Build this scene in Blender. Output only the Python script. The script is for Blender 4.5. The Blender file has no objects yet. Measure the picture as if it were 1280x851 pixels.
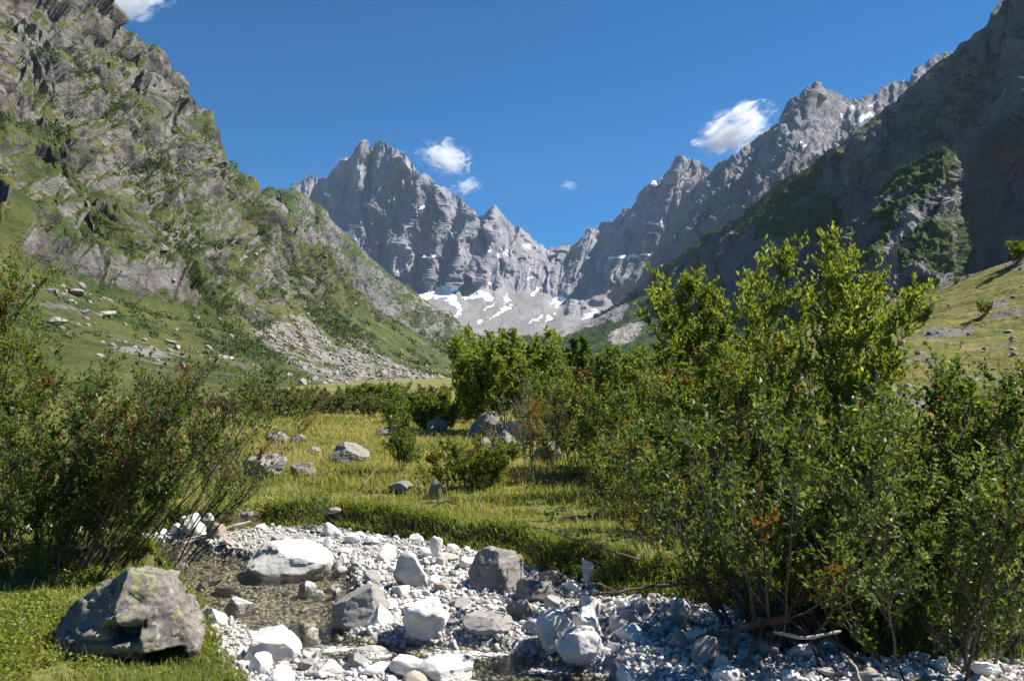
import bpy, math, random
import numpy as np
from mathutils import Vector
S = bpy.context.scene
C = S.collection
F, HX, HY, ZC = 1060.0, 640.0, 468.0, 1.55          # focal length and principal point in photo pixels, eye height
R = np.random.RandomState
PI = math.pi

# ------------------------------------------------------------------ camera
cam = bpy.data.cameras.new('camera'); camo = bpy.data.objects.new('camera', cam); C.objects.link(camo)
camo.location = (0, 0, ZC); camo.rotation_euler = (PI/2, 0, 0)
cam.sensor_width = 36; cam.lens = 36*F/1280; cam.shift_y = 42.5/1280
cam.clip_start = 0.1; cam.clip_end = 40000
S.camera = camo

def at(px, py, z):                                   # point on the level z seen at a photo pixel
    D = (ZC-z)*F/(py-HY)
    return np.array([(px-HX)/F*D, D, z])
def world(px, py, D):
    return np.stack([(px-HX)/F*D, D+0*px, ZC+D*(HY-py)/F], -1)

# ------------------------------------------------------------------ noise
_T = R(7).rand(64, 64, 64).astype(np.float32)
_ROT = np.linalg.qr(R(3).randn(3, 3))[0]
def vnoise(P, seed=0):
    P = P + np.array([17.3, 5.1, 9.7])*seed
    I = np.floor(P).astype(np.int64); f = (P-I).astype(np.float32)
    f = f*f*f*(f*(f*6-15)+10)
    i = I & 63; j = (I+1) & 63
    x0, y0, z0 = i[..., 0], i[..., 1], i[..., 2]; x1, y1, z1 = j[..., 0], j[..., 1], j[..., 2]
    fx, fy, fz = f[..., 0], f[..., 1], f[..., 2]
    def lx(y, z): a = _T[x0, y, z]; return a+(_T[x1, y, z]-a)*fx
    a = lx(y0, z0); a += (lx(y1, z0)-a)*fy
    b = lx(y0, z1); b += (lx(y1, z1)-b)*fy
    return a+(b-a)*fz
def fbm(P, freq, octv=5, gain=.5, ridged=False, seed=0):
    P = np.asarray(P, np.float64)*freq; amp = 1.; out = 0; tot = 0
    for o in range(octv):
        n = vnoise(P, seed+o)
        if ridged: n = 1-np.abs(2*n-1); n = n*n
        out = out+n*amp; tot += amp; amp *= gain
        P = (P @ _ROT)*2.07
    return out/tot
def sstep(a, b, x):
    t = np.clip((x-a)/(b-a), 0, 1); return t*t*(3-2*t)
def polydist(px, py, pts):
    d = np.full(px.shape, 1e9)
    for (ax, ay), (bx, by) in zip(pts[:-1], pts[1:]):
        vx, vy = bx-ax, by-ay; L = vx*vx+vy*vy+1e-9
        t = np.clip(((px-ax)*vx+(py-ay)*vy)/L, 0, 1)
        d = np.minimum(d, np.hypot(px-ax-t*vx, py-ay-t*vy))
    return d
def sdpoly(x, y, pts):                               # signed distance, negative inside
    d = polydist(x, y, pts+[pts[0]]); ins = np.zeros(x.shape, bool)
    for (ax, ay), (bx, by) in zip(pts, pts[1:]+[pts[0]]):
        c = ((ay > y) != (by > y)) & (x < (bx-ax)*(y-ay)/((by-ay) if by != ay else 1e-9)+ax); ins ^= c
    return np.where(ins, -d, d)
def ell(px, py, cx, cy, rx, ry, deg=0):
    a = math.radians(deg); c, s = math.cos(a), math.sin(a)
    dx, dy = px-cx, py-cy
    return np.exp(-(((dx*c+dy*s)/rx)**2+((-dx*s+dy*c)/ry)**2)*1.4)

# ------------------------------------------------------------------ mesh helpers
def mesh(name, V, faces, mats=(), smooth=True, attrs=None):
    """faces: list of index arrays, each (n,3) or (n,4)"""
    me = bpy.data.meshes.new(name); V = np.asarray(V, np.float32).reshape(-1, 3)
    fs = [np.asarray(f, np.int32) for f in faces if len(f)]
    tot = np.concatenate([np.full(len(f), f.shape[1], np.int32) for f in fs])
    lv = np.concatenate([f.ravel() for f in fs])
    me.vertices.add(len(V)); me.vertices.foreach_set('co', V.ravel())
    me.loops.add(len(lv)); me.loops.foreach_set('vertex_index', lv)
    me.polygons.add(len(tot))
    st = np.concatenate([[0], np.cumsum(tot)[:-1]]).astype(np.int32)
    me.polygons.foreach_set('loop_start', st); me.polygons.foreach_set('loop_total', tot)
    me.polygons.foreach_set('use_smooth', np.full(len(tot), smooth))
    for m in mats: me.materials.append(m)
    for k, a in (attrs or {}).items():
        at_ = me.attributes.new(k, 'FLOAT', 'POINT'); at_.data.foreach_set('value', np.asarray(a, np.float32).ravel())
    me.update(calc_edges=True); me.validate()
    return me
def link(name, me, parent=None, loc=None):
    o = bpy.data.objects.new(name, me); C.objects.link(o)
    if parent is not None: o.parent = parent
    if loc is not None: o.location = [float(v) for v in loc]
    return o
def tag(o, label=None, cat=None, group=None, kind=None):
    if label: o['label'] = label
    if cat: o['category'] = cat
    if group: o['group'] = group
    if kind: o['kind'] = kind
    return o
def gridfaces(nv, nu):
    i = np.arange(nv*nu).reshape(nv, nu)
    return np.stack([i[:-1, :-1], i[1:, :-1], i[1:, 1:], i[:-1, 1:]], -1).reshape(-1, 4)
def gnormals(P):
    du = np.gradient(P, axis=1); dv = np.gradient(P, axis=0)
    N = np.cross(dv, du); return N/(np.linalg.norm(N, axis=-1, keepdims=True)+1e-9)

# ------------------------------------------------------------------ material helpers
class Mat:
    def __init__(s, name):
        s.m = bpy.data.materials.new(name); s.m.use_nodes = True
        s.t = s.m.node_tree; s.t.nodes.clear(); s.out = s.n('ShaderNodeOutputMaterial')
    def n(s, typ, **kw):
        nd = s.t.nodes.new(typ)
        for k, v in kw.items(): setattr(nd, k, v)
        return nd
    def set(s, sock, v):
        if hasattr(v, 'links') or isinstance(v, bpy.types.NodeSocket): s.t.links.new(v, sock)
        else: sock.default_value = v
    def math(s, op, a, b=0., c=None, clamp=False):
        nd = s.n('ShaderNodeMath', operation=op, use_clamp=clamp)
        s.set(nd.inputs[0], a); s.set(nd.inputs[1], b)
        if c is not None: s.set(nd.inputs[2], c)
        return nd.outputs[0]
    def mix(s, fac, a, b, blend='MIX'):
        nd = s.n('ShaderNodeMix', data_type='RGBA', blend_type=blend)
        s.set(nd.inputs[0], fac)
        for i, v in ((6, a), (7, b)): s.set(nd.inputs[i], (*v, 1) if isinstance(v, tuple) and len(v) == 3 else v)
        return nd.outputs[2]
    def step(s, x, a, b):
        nd = s.n('ShaderNodeMapRange', interpolation_type='SMOOTHSTEP')
        s.set(nd.inputs[0], x); nd.inputs[1].default_value = a; nd.inputs[2].default_value = b
        return nd.outputs[0]
    def attr(s, name): return s.n('ShaderNodeAttribute', attribute_name=name).outputs['Fac']
    def co(s, kind='Object', scale=None, rot=None):
        v = s.n('ShaderNodeTexCoord').outputs[kind]
        if scale is None: return v
        mp = s.n('ShaderNodeMapping'); s.t.links.new(v, mp.inputs[0]); mp.inputs['Scale'].default_value = scale
        if rot: mp.inputs['Rotation'].default_value = rot
        return mp.outputs[0]
    def noise(s, co, scale, detail=6, rough=.6, dist=0):
        nd = s.n('ShaderNodeTexNoise'); s.t.links.new(co, nd.inputs['Vector'])
        nd.inputs['Scale'].default_value = scale; nd.inputs['Detail'].default_value = detail
        nd.inputs['Roughness'].default_value = rough; nd.inputs['Distortion'].default_value = dist
        return nd.outputs['Fac']
    def voro(s, co, scale, feat='F1', out='Distance'):
        nd = s.n('ShaderNodeTexVoronoi', feature=feat); s.t.links.new(co, nd.inputs['Vector']); nd.inputs['Scale'].default_value = scale
        return nd.outputs[out]
    def ramp(s, x, stops):
        nd = s.n('ShaderNodeValToRGB'); s.set(nd.inputs[0], x); e = nd.color_ramp.elements
        while len(e) < len(stops): e.new(.5)
        for el, (p, c) in zip(e, stops): el.position = p; el.color = (*c, 1)
        return nd.outputs[0]
    def bump(s, h, strength, dist, normal=None):
        nd = s.n('ShaderNodeBump'); s.set(nd.inputs['Height'], h)
        nd.inputs['Strength'].default_value = strength; nd.inputs['Distance'].default_value = dist
        if normal is not None: s.t.links.new(normal, nd.inputs['Normal'])
        return nd.outputs[0]
    def pbr(s, col, rough=.9, normal=None, spec=.3):
        p = s.n('ShaderNodeBsdfPrincipled'); s.set(p.inputs['Base Color'], col if not isinstance(col, tuple) else (*col, 1))
        s.set(p.inputs['Roughness'], rough); p.inputs['Specular IOR Level'].default_value = spec
        if normal is not None: s.t.links.new(normal, p.inputs['Normal'])
        return p.outputs[0]
    def done(s, sh): s.t.links.new(sh, s.out.inputs[0]); return s.m
# ------------------------------------------------------------------ daylight
EL, AZ = math.radians(51), math.radians(77)           # sun height; bearing clockwise from the view direction
sun = bpy.data.lights.new('sun', 'SUN'); suno = bpy.data.objects.new('sun', sun); C.objects.link(suno)
sdir = Vector((math.cos(EL)*math.sin(AZ), math.cos(EL)*math.cos(AZ), math.sin(EL)))
suno.rotation_euler = (-sdir).to_track_quat('-Z', 'Y').to_euler()
sun.energy = 5.0; sun.angle = math.radians(.53); sun.color = (1, .95, .87)
W = bpy.data.worlds.new('World'); S.world = W; W.use_nodes = True
wt = W.node_tree; bg = wt.nodes['Background']
sky = wt.nodes.new('ShaderNodeTexSky'); sky.sky_type = 'NISHITA'; sky.sun_disc = False
sky.sun_elevation = EL; sky.sun_rotation = AZ; sky.altitude = 2600; sky.air_density = 1.0; sky.dust_density = .0; sky.ozone_density = 4.0
hs = wt.nodes.new('ShaderNodeHueSaturation'); hs.inputs['Saturation'].default_value = 1.75; wt.links.new(sky.outputs[0], hs.inputs['Color']); wt.links.new(hs.outputs[0], bg.inputs[0]); bg.inputs[1].default_value = .052
S.view_settings.view_transform = 'Standard'; S.view_settings.look = 'None'
S.view_settings.exposure = 1.12; S.view_settings.gamma = 1; S.view_settings.use_curve_mapping = False

cy = S.cycles
cy.max_bounces = 8; cy.diffuse_bounces = 3; cy.glossy_bounces = 3; cy.transmission_bounces = 6; cy.transparent_max_bounces = 8; cy.volume_bounces = 5
cy.use_denoising = True; cy.caustics_reflective = False; cy.caustics_refractive = False
try: cy.denoiser = 'OPENIMAGEDENOISE'; cy.denoising_input_passes = 'RGB_ALBEDO_NORMAL'
except Exception: pass

# ------------------------------------------------------------------ materials
def mountain_mat(name, k, rockA, rockB, rockC, grassA, grassB, screeA=(.36, .34, .32), strat=(1, 1, 1), rough=.5, bumpd=1., stain=.35):
    """k: size in metres of the smallest colour detail"""
    m = Mat(name); co = m.co('Object'); cs = m.co('Object', strat)
    n1 = m.noise(co, .05/k, 8, .62); n2 = m.noise(cs, .22/k, 8, .68, .4); n3 = m.noise(co, .5/k, 6, .7); v = m.voro(cs, .16/k, 'DISTANCE_TO_EDGE')
    rock = m.ramp(n2, [(.30, rockC), (.48, rockA), (.66, rockB)])
    rock = m.mix(m.step(n1, .42, .62), rock, m.mix(.5, rock, rockB))
    rock = m.mix(m.math('MULTIPLY', m.step(v, .06, .0), .55), rock, rockC)
    rock = m.mix(m.math('MULTIPLY', m.step(m.noise(cs, .035/k, 6, .65, .5), .50, .60), stain), rock, tuple(c*.75 for c in rockC))
    scree = m.mix(n3, screeA, tuple(c*.6 for c in screeA))
    scree = m.mix(m.math('MULTIPLY', m.step(m.noise(cs, .12/k, 4, .6), .5, .62), .5), scree, tuple(c*1.18 for c in screeA))
    rock = m.mix(m.attr('scree'), rock, scree)
    g = m.mix(m.step(m.noise(co, .07/k, 6, .65), .38, .64), grassA, grassB)
    g = m.mix(m.math('MULTIPLY', m.step(n3, .52, .68), .55), g, tuple(c*.42 for c in grassA))
    vf = m.math('ADD', m.attr('veg'), m.math('MULTIPLY', m.math('SUBTRACT', m.noise(co, .3/k, 7, .72), .5), 1.5))
    col = m.mix(m.step(vf, .38, .62), rock, g)
    sf = m.math('ADD', m.attr('snow'), m.math('MULTIPLY', m.math('SUBTRACT', m.noise(co, .25/k, 5, .7), .5), .9))
    col = m.mix(m.step(sf, .46, .54), col, (.86, .88, .9))
    h = m.math('ADD', m.math('MULTIPLY', n2, 1.), m.math('MULTIPLY', n3, .4))
    nb = m.bump(h, .75, 3.2*k*bumpd)
    return m.done(m.pbr(col, .93, nb, .15))

def stone_mat(name, light, dark, lichen=0., wet=True, scale=1., per_obj=True, stripes=False, mixed=False):
    m = Mat(name); co = m.co('Object')
    rnd = m.n('ShaderNodeObjectInfo').outputs['Random'] if per_obj else m.attr('tint')
    geo = m.n('ShaderNodeNewGeometry'); sep = m.n('ShaderNodeSeparateXYZ'); m.t.links.new(geo.outputs['Position'], sep.inputs[0])
    wco = m.n('ShaderNodeVectorMath', operation='ADD'); m.t.links.new(geo.outputs['Position'], wco.inputs[0])
    co = geo.outputs['Position']
    n1 = m.noise(co, 5*scale, 6, .65); n2 = m.noise(co, 38*scale, 4, .7); n3 = m.noise(co, 140*scale, 2, .6)
    base = m.mix(rnd, tuple(c*1.08 for c in light), (light[0]*.60, light[1]*.57, light[2]*.54))
    if mixed: base = m.mix(m.step(rnd, .82, .86), base, (light[0]*.42, light[1]*.36, light[2]*.30))
    if mixed: base = m.mix(m.step(rnd, .92, .95), base, tuple(c*.33 for c in light))
    col = m.mix(m.step(n1, .46, .68), base, dark)
    col = m.mix(m.math('MULTIPLY', m.step(n2, .55, .7), .45), col, tuple(c*.55 for c in dark))
    col = m.mix(m.math('MULTIPLY', m.step(n3, .58, .66), .3), col, tuple(c*.3 for c in dark))
    h = m.math('ADD', m.math('MULTIPLY', n1, .8), m.math('MULTIPLY', n2, .35))
    if stripes:
        cs = m.co('Object', (3, 3, 34), (.45, .55, .3)); wv = m.noise(cs, 1., 5, .6, .6)
        col = m.mix(m.math('MULTIPLY', m.step(wv, .48, .62), .55), col, tuple(c*.45 for c in dark)); h = m.math('ADD', h, m.math('MULTIPLY', wv, .4))
    if lichen:
        l1 = m.step(m.noise(co, 6*scale, 7, .75), .535, .60); col = m.mix(m.math('MULTIPLY', l1, lichen), col, (.25, .26, .095))
        l2 = m.step(m.noise(co, 11*scale, 6, .7), .55, .6); col = m.mix(m.math('MULTIPLY', l2, lichen*.8), col, (.07, .07, .06))
        up = m.n('ShaderNodeSeparateXYZ'); m.t.links.new(geo.outputs['Normal'], up.inputs[0])
        l3 = m.step(m.noise(co, 18*scale, 3, .6), .6, .64); col = m.mix(m.math('MULTIPLY', l3, lichen*.7), col, (.36, .355, .32))
    rough = .85
    if wet:
        w = m.step(sep.outputs[2], -.273, -.288); col = m.mix(m.math('MULTIPLY', w, .45), col, (.15, .12, .075)); rough = m.math('SUBTRACT', .88, m.math('MULTIPLY', w, .45))
    return m.done(m.pbr(col, rough, m.bump(h, .7, .02/scale), .25))

def leaf_mat(name, stops, trans=.35, gloss=.4, autumn=(.16, .055, .015)):
    m = Mat(name); col = m.ramp(m.attr('tint'), stops)
    col = m.mix(m.attr('dry'), col, autumn)
    p = m.n('ShaderNodeBsdfPrincipled'); m.set(p.inputs['Base Color'], col); p.inputs['Roughness'].default_value = gloss; p.inputs['Specular IOR Level'].default_value = .3
    tr = m.n('ShaderNodeBsdfTranslucent'); m.set(tr.inputs[0], m.mix(1., col, (1.5, 1.45, .55), 'MULTIPLY'))
    mx = m.n('ShaderNodeMixShader'); mx.inputs[0].default_value = trans
    m.t.links.new(p.outputs[0], mx.inputs[1]); m.t.links.new(tr.outputs[0], mx.inputs[2])
    return m.done(mx.outputs[0])
def bark_mat(name, a, b):
    m = Mat(name); co = m.co('Object'); n = m.noise(co, 25, 5, .7); n2 = m.noise(co, 3, 3, .6)
    return m.done(m.pbr(m.mix(m.step(m.math('ADD', m.math('MULTIPLY', n, .5), m.math('MULTIPLY', n2, .5)), .4, .6), a, b), .85, m.bump(n, .6, .01), .2))

M = {}
M['stone_white'] = stone_mat('white_granite', (.74, .725, .695), (.48, .465, .445))
M['cobble_white'] = stone_mat('cobble_granite', (.74, .725, .695), (.48, .465, .445), mixed=True)
M['stone_grey'] = stone_mat('grey_granite', (.42, .405, .385), (.22, .21, .20))
M['stone_brown'] = stone_mat('brown_gneiss', (.36, .30, .24), (.17, .14, .11))
M['stone_dark'] = stone_mat('striped_gneiss', (.36, .345, .325), (.17, .16, .15), stripes=True)
M['stone_meadow'] = stone_mat('meadow_granite', (.27, .25, .23), (.12, .11, .10), .5, False)
M['stone_lichen'] = stone_mat('lichen_granite', (.185, .165, .148), (.07, .063, .058), .8, False)
M['pebbles'] = stone_mat('pebble_granite', (.68, .665, .64), (.32, .31, .295), per_obj=False, mixed=True)
M['block_pale'] = stone_mat('pale_block', (.36, .34, .31), (.19, .18, .165), wet=False, scale=.3)
M['scree_block'] = stone_mat('scree_block', (.29, .27, .245), (.15, .14, .125), wet=False, scale=.25, per_obj=False)
GR = [(0, (.03, .06, .012)), (.45, (.062, .105, .02)), (.8, (.105, .15, .03)), (1, (.16, .19, .055))]
M['leaf_willow'] = leaf_mat('willow_leaf', [(0, (0.097, 0.139, 0.025)), (.5, (0.167, 0.217, 0.041)), (.85, (0.237, 0.283, 0.062)), (1, (0.375, 0.395, 0.191))], .52, .48)
M['leaf_alder'] = leaf_mat('shrub_dark_leaf', [(0, (0.052, 0.082, 0.017)), (.5, (0.096, 0.143, 0.031)), (.85, (0.149, 0.199, 0.052)), (1, (0.284, 0.316, 0.160))], .42, .48)
M['leaf_mid'] = leaf_mat('shrub_leaf', [(0, (0.070, 0.105, 0.019)), (.5, (0.132, 0.181, 0.031)), (.85, (0.194, 0.238, 0.045)), (1, (0.311, 0.322, 0.117))], .46, .5)
M['leaf_birch'] = leaf_mat('birch_leaf', [(0, (.07, .115, .02)), (.5, (.125, .185, .032)), (.85, (.17, .225, .045)), (1, (.25, .28, .11))], .5, .5)
M['leaf_dull'] = leaf_mat('brush_leaf', [(0, (.09, .105, .035)), (.5, (.14, .15, .055)), (.85, (.19, .19, .075)), (1, (.25, .23, .12))], .38, .5, (.22, .15, .08))
M['leaf_far'] = leaf_mat('slope_shrub_leaf', [(0, (.028, .050, .015)), (.5, (.045, .075, .02)), (1, (.07, .105, .028))], .25, .6)
M['leaf_herb'] = leaf_mat('herb_leaf', [(0, (.10, .145, .02)), (.5, (.16, .20, .026)), (1, (.24, .26, .045))], .40, .5)
M['grass'] = leaf_mat('grass_blade', [(0, (.12, .17, .028)), (.35, (.19, .22, .045)), (.65, (.26, .255, .082)), (.85, (.32, .295, .12)), (1, (.38, .34, .17))], .48, .6, (.38, .33, .19))
M['bark'] = bark_mat('shrub_bark', (.055, .042, .035), (.15, .115, .10))
M['bark_pale'] = bark_mat('dead_wood', (.24, .21, .18), (.42, .38, .33))
M['bark_dead'] = bark_mat('old_dead_wood', (.10, .085, .07), (.22, .19, .165))
M['bark_red'] = bark_mat('willow_bark', (.085, .045, .032), (.17, .11, .085))

def ground_mat():
    m = Mat('valley_ground'); co = m.co('Object')
    n1 = m.noise(co, .9, 6, .65); n2 = m.noise(co, .06, 5, .6); n3 = m.noise(co, 12, 5, .7)
    g = m.mix(m.step(n2, .36, .62), (.10, .125, .026), (.20, .18, .06)); g = m.mix(m.step(n1, .4, .64), g, (.15, .15, .045))
    g = m.mix(m.math('MULTIPLY', m.step(n3, .48, .66), .6), g, (.055, .06, .02))
    soil = m.mix(n3, (.10, .075, .05), (.045, .032, .022))
    v = m.n('ShaderNodeTexVoronoi'); m.t.links.new(co, v.inputs['Vector']); v.inputs['Scale'].default_value = 26
    v2 = m.n('ShaderNodeTexVoronoi'); m.t.links.new(co, v2.inputs['Vector']); v2.inputs['Scale'].default_value = 62
    gr = m.mix(v.outputs['Color'], (.26, .245, .225), (.50, .485, .46)); gr = m.mix(m.step(v.outputs['Distance'], .45, .75), gr, (.20, .19, .175))
    gr = m.mix(m.math('MULTIPLY', v2.outputs['Distance'], .35), gr, (.22, .205, .18))
    bed = m.mix(n1, (.30, .255, .165), (.44, .39, .28)); bed = m.mix(m.step(v.outputs['Distance'], .35, .7), bed, (.11, .085, .045))
    gr = m.mix(m.attr('bed'), gr, bed)
    col = m.mix(m.step(m.math('ADD', m.attr('gravel'), m.math('MULTIPLY', m.math('SUBTRACT', n3, .5), .5)), .4, .6), g, gr)
    col = m.mix(m.attr('soil'), col, soil)
    h = m.math('ADD', m.math('MULTIPLY', m.math('SUBTRACT', 1., v.outputs['Distance']), m.math('MULTIPLY', m.attr('gravel'), 1.)), m.math('MULTIPLY', n3, .7))
    return m.done(m.pbr(col, .92, m.bump(h, .8, .03), .2))
M['ground'] = ground_mat()

def water_mat():
    m = Mat('stream_water'); co = m.co('Object', (1, 1, 1), (0, 0, .5))
    cs = m.co('Object', (1., 2.4, 1), (0, 0, .45))
    h = m.math('ADD', m.noise(cs, 5, 4, .6, .6), m.math('MULTIPLY', m.noise(cs, 17, 3, .6, .4), .45))
    nb = m.bump(h, .9, .06)
    fr = m.n('ShaderNodeFresnel'); fr.inputs[0].default_value = 1.33; m.t.links.new(nb, fr.inputs['Normal'])
    gl = m.n('ShaderNodeBsdfGlossy'); gl.inputs['Roughness'].default_value = .06; m.t.links.new(nb, gl.inputs['Normal'])
    tr = m.n('ShaderNodeBsdfTransparent'); tr.inputs[0].default_value = (.92, .95, .88, 1)
    mx = m.n('ShaderNodeMixShader'); m.t.links.new(fr.outputs[0], mx.inputs[0]); m.t.links.new(tr.outputs[0], mx.inputs[1]); m.t.links.new(gl.outputs[0], mx.inputs[2])
    df = m.n('ShaderNodeBsdfDiffuse'); df.inputs[0].default_value = (.8, .82, .82, 1)
    fo = m.math('MULTIPLY', m.step(m.math('ADD', m.noise(m.co('Object', (1, 1.6, 1)), 26, 6, .7, 1.), m.math('MULTIPLY', m.attr('foam'), .3)), .72, .82), .7)
    fo = m.math('MULTIPLY', fo, m.step(m.attr('foam'), .08, .4))
    m2 = m.n('ShaderNodeMixShader'); m.t.links.new(fo, m2.inputs[0]); m.t.links.new(mx.outputs[0], m2.inputs[1]); m.t.links.new(df.outputs[0], m2.inputs[2])
    return m.done(m2.outputs[0])
M['water'] = water_mat()
# ------------------------------------------------------------------ valley floor with the stream channel
ZG = -.27
def topoly(pts, z=ZG): return [tuple(at(px, py, z)[:2]) for px, py in pts]
CH = topoly([(-400, 655), (-50, 664), (150, 668), (205, 668), (290, 668), (330, 664), (400, 664), (440, 668), (480, 672), (560, 690), (600, 694), (640, 700), (660, 716), (700, 727), (745, 735), (760, 750),
    (840, 756), (900, 768), (960, 790), (1010, 812), (1100, 830), (1280, 842), (1600, 866), (1600, 1100), (900, 1500), (520, 1100), (310, 890), (282, 851), (262, 820), (245, 772), (228, 735), (205, 712), (150, 700), (0, 690), (-400, 686)])
WA = topoly([(-400, 666), (205, 676), (262, 677), (268, 688), (300, 692), (330, 700), (400, 702), (436, 708), (446, 740), (425, 765), (440, 786), (470, 794), (560, 798), (640, 807), (694, 813), (735, 826),
    (775, 851), (830, 950), (640, 950), (580, 860), (550, 845), (495, 836), (436, 833), (395, 824), (358, 808), (326, 796), (296, 784), (250, 764), (226, 742), (208, 722), (196, 706), (-400, 684)])
BED_DEEP = .10
def ground_h(x, y):
    P = np.stack([x, y, np.zeros_like(x)], -1)
    wob = (fbm(P, 1.7, 3, seed=2)-.5)*.5
    d = sdpoly(x, y, CH)+np.where(y < 20, wob*.35, 0); w = sdpoly(x, y, WA)+wob*.3
    near = sstep(-6, -1.5, -y+.35*x)                                        # nearer bank slopes more gently
    soft = np.where((x < -.5) & (y < 7.6), 1.1, .16)
    top = np.where((x < -.5) & (y < 7.6), -.06, 0.)+.10*(fbm(P, .45, 4, seed=5)-.5)*np.clip(y/10, .6, 2.5)
    zin = np.where(w > 0, -.262+.075*(fbm(P, 1.3, 3, seed=9)-.35)+np.clip(w, 0, .8)*.06, -.275-np.clip(-w*.55, 0, BED_DEEP)+.09*(fbm(P, 2.2, 3, seed=11)-.5))
    b = sstep(0, 1, d/soft)
    z = np.where(d < 0, zin, zin*(1-b)+top*b)
    far = sstep(30, 200, np.hypot(x, y))
    z = z*(1-far)+far*(top*.6)
    return z, d, w
def ground_z(x, y):
    return float(ground_h(np.array([float(x)]), np.array([float(y)]))[0][0])
def axis(lo, hi, step, far_lo, far_hi, g=1.13):
    c = list(np.arange(lo, hi, step)); s = step
    while c[-1] < far_hi: s *= g; c.append(c[-1]+s)
    s = step; l = []; v = lo
    while v > far_lo: s *= g; v -= s; l.append(v)
    return np.array(l[::-1]+c)
gx = axis(-5.5, 5.5, .03, -4200, 4200); gy = axis(3.2, 13.5, .035, -40, 6200)
X, Y = np.meshgrid(gx, gy)
Z, GD, GW = ground_h(X, Y)
nearm = (np.abs(X) < 14) & (Y < 40)
gravel = np.where(nearm, sstep(.03, -.10, GD), 0); soil = np.where(nearm, np.exp(-((GD-.08)/.06)**2), 0)
bed = np.where(nearm, sstep(.02, -.10, GW)*(GD < 0), 0)
nu_ = X.shape[1]
me = mesh('ground', np.stack([X, Y, Z], -1), [gridfaces(*X.shape)[:, ::-1]], [M['ground']], True, dict(gravel=gravel, soil=soil, bed=bed))
go = tag(link('ground', me), 'grassy valley floor cut by the stony stream bed', 'ground', kind='structure')
wx, wy = np.meshgrid(np.arange(-14, 12.01, .06), np.arange(1.5, 12.5, .06))
foam = np.zeros(wx.shape)
for q_ in ((590, 812, 1.3, .16), (420, 808, .5, .14), (470, 815, .4, .12), (690, 832, .5, .1)):
    a_ = at(q_[0], q_[1], -.285); foam = np.maximum(foam, np.exp(-((wx-a_[0])/(q_[2]*.45))**2-((wy-a_[1])/q_[3])**2))
me = mesh('water', np.stack([wx, wy, -.285+.008*np.sin(wx*2.1+wy)-.006*(wx+3)*(wx > -3)], -1), [gridfaces(*wx.shape)[:, ::-1]], [M['water']], True, dict(foam=foam))
tag(link('water', me), 'clear shallow stream water running over stones', 'water', kind='structure')

# ------------------------------------------------------------------ mountains: sheets of rock hung on traced ridge lines at their own distances
def sheet(name, rows, nu, nv, rockmat, disp, spurs=(), back=(.12, .06), attrs=None, label=None, vpow=None):
    u = np.linspace(0, 1, nu)
    RP = []
    for r in rows:
        a = np.array(r, float); px = a[0, 0]+(a[-1, 0]-a[0, 0])*u
        RP.append(np.stack([px, np.interp(px, a[:, 0], a[:, 1]), np.log(np.interp(px, a[:, 0], a[:, 2]))], -1))
    RP = np.array(RP)
    w = np.concatenate([[0], np.cumsum(np.abs(np.diff(RP[:, :, 1], axis=0)).mean(1)+4)]); w /= w[-1]
    v = np.linspace(0, 1, nv)
    i = np.clip(np.searchsorted(w, v, 'right')-1, 0, len(w)-2); t = ((v-w[i])/(w[i+1]-w[i]))[:, None, None]
    G = RP[i]*(1-t)+RP[i+1]*t
    # gentle smoothing down the columns so that the rows do not read as creases
    px, py, D = G[..., 0], G[..., 1], np.exp(G[..., 2])
    k = max(1, nv//40)
    for _ in range(2):
        Dp = np.pad(D, ((k, k), (0, 0)), 'edge'); c = np.cumsum(np.pad(Dp, ((1, 0), (0, 0))), 0); D2 = (c[2*k+1:]-c[:-2*k-1])/(2*k+1)
        D = D2*(1-0)+0*D
    for pts, amp, width in spurs:
        d = polydist(px, py, pts); D = D-amp*np.maximum(0, 1-d/width)**1.2
    P = world(px, py, D); N = gnormals(P); V = np.broadcast_to(v[:, None], px.shape)
    s = np.sign((N*(-P)).sum(-1, keepdims=True).mean()); N = N*s
    P = P+disp(P, N, V, px, py)
    N2 = gnormals(P)*s
    at_ = dict(veg=np.zeros(px.shape), scree=np.zeros(px.shape), snow=np.zeros(px.shape))
    if attrs: at_.update(attrs(P, N2, V, px, py))
    # the far side of the ridge
    r0 = P[0]; Dm = np.linalg.norm(r0[:, :2], axis=1, keepdims=True)
    dirn = np.concatenate([r0[:, :2]/Dm, np.zeros((nu, 1))], 1)
    B = [r0+dirn*Dm*b*kf+np.array([0, 0, -1])*Dm*b*kf*.9 for kf, b in ((.25, back[0]), (1., back[0]), (2.5, back[0]))]
    B = np.array(B[::-1]); nb = len(B)
    sk = P[-1]*np.array([.9, .9, 0])+np.array([0, 0, -4.]); sk[:, 2] = np.minimum(sk[:, 2], P[-1][:, 2]-.5)
    PP = np.concatenate([B, P, sk[None]], 0); A = {k_: np.concatenate([np.repeat(a[:1], nb, 0), a, a[-1:]], 0) for k_, a in at_.items()}
    fc = gridfaces(nv+nb+1, nu)
    if s < 0: fc = fc[:, ::-1]
    me = mesh(name, PP, [fc], [rockmat], True, A)
    o = tag(link(name, me), label, 'mountain', kind='structure')
    return o, P, N2, at_, px, py

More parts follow.
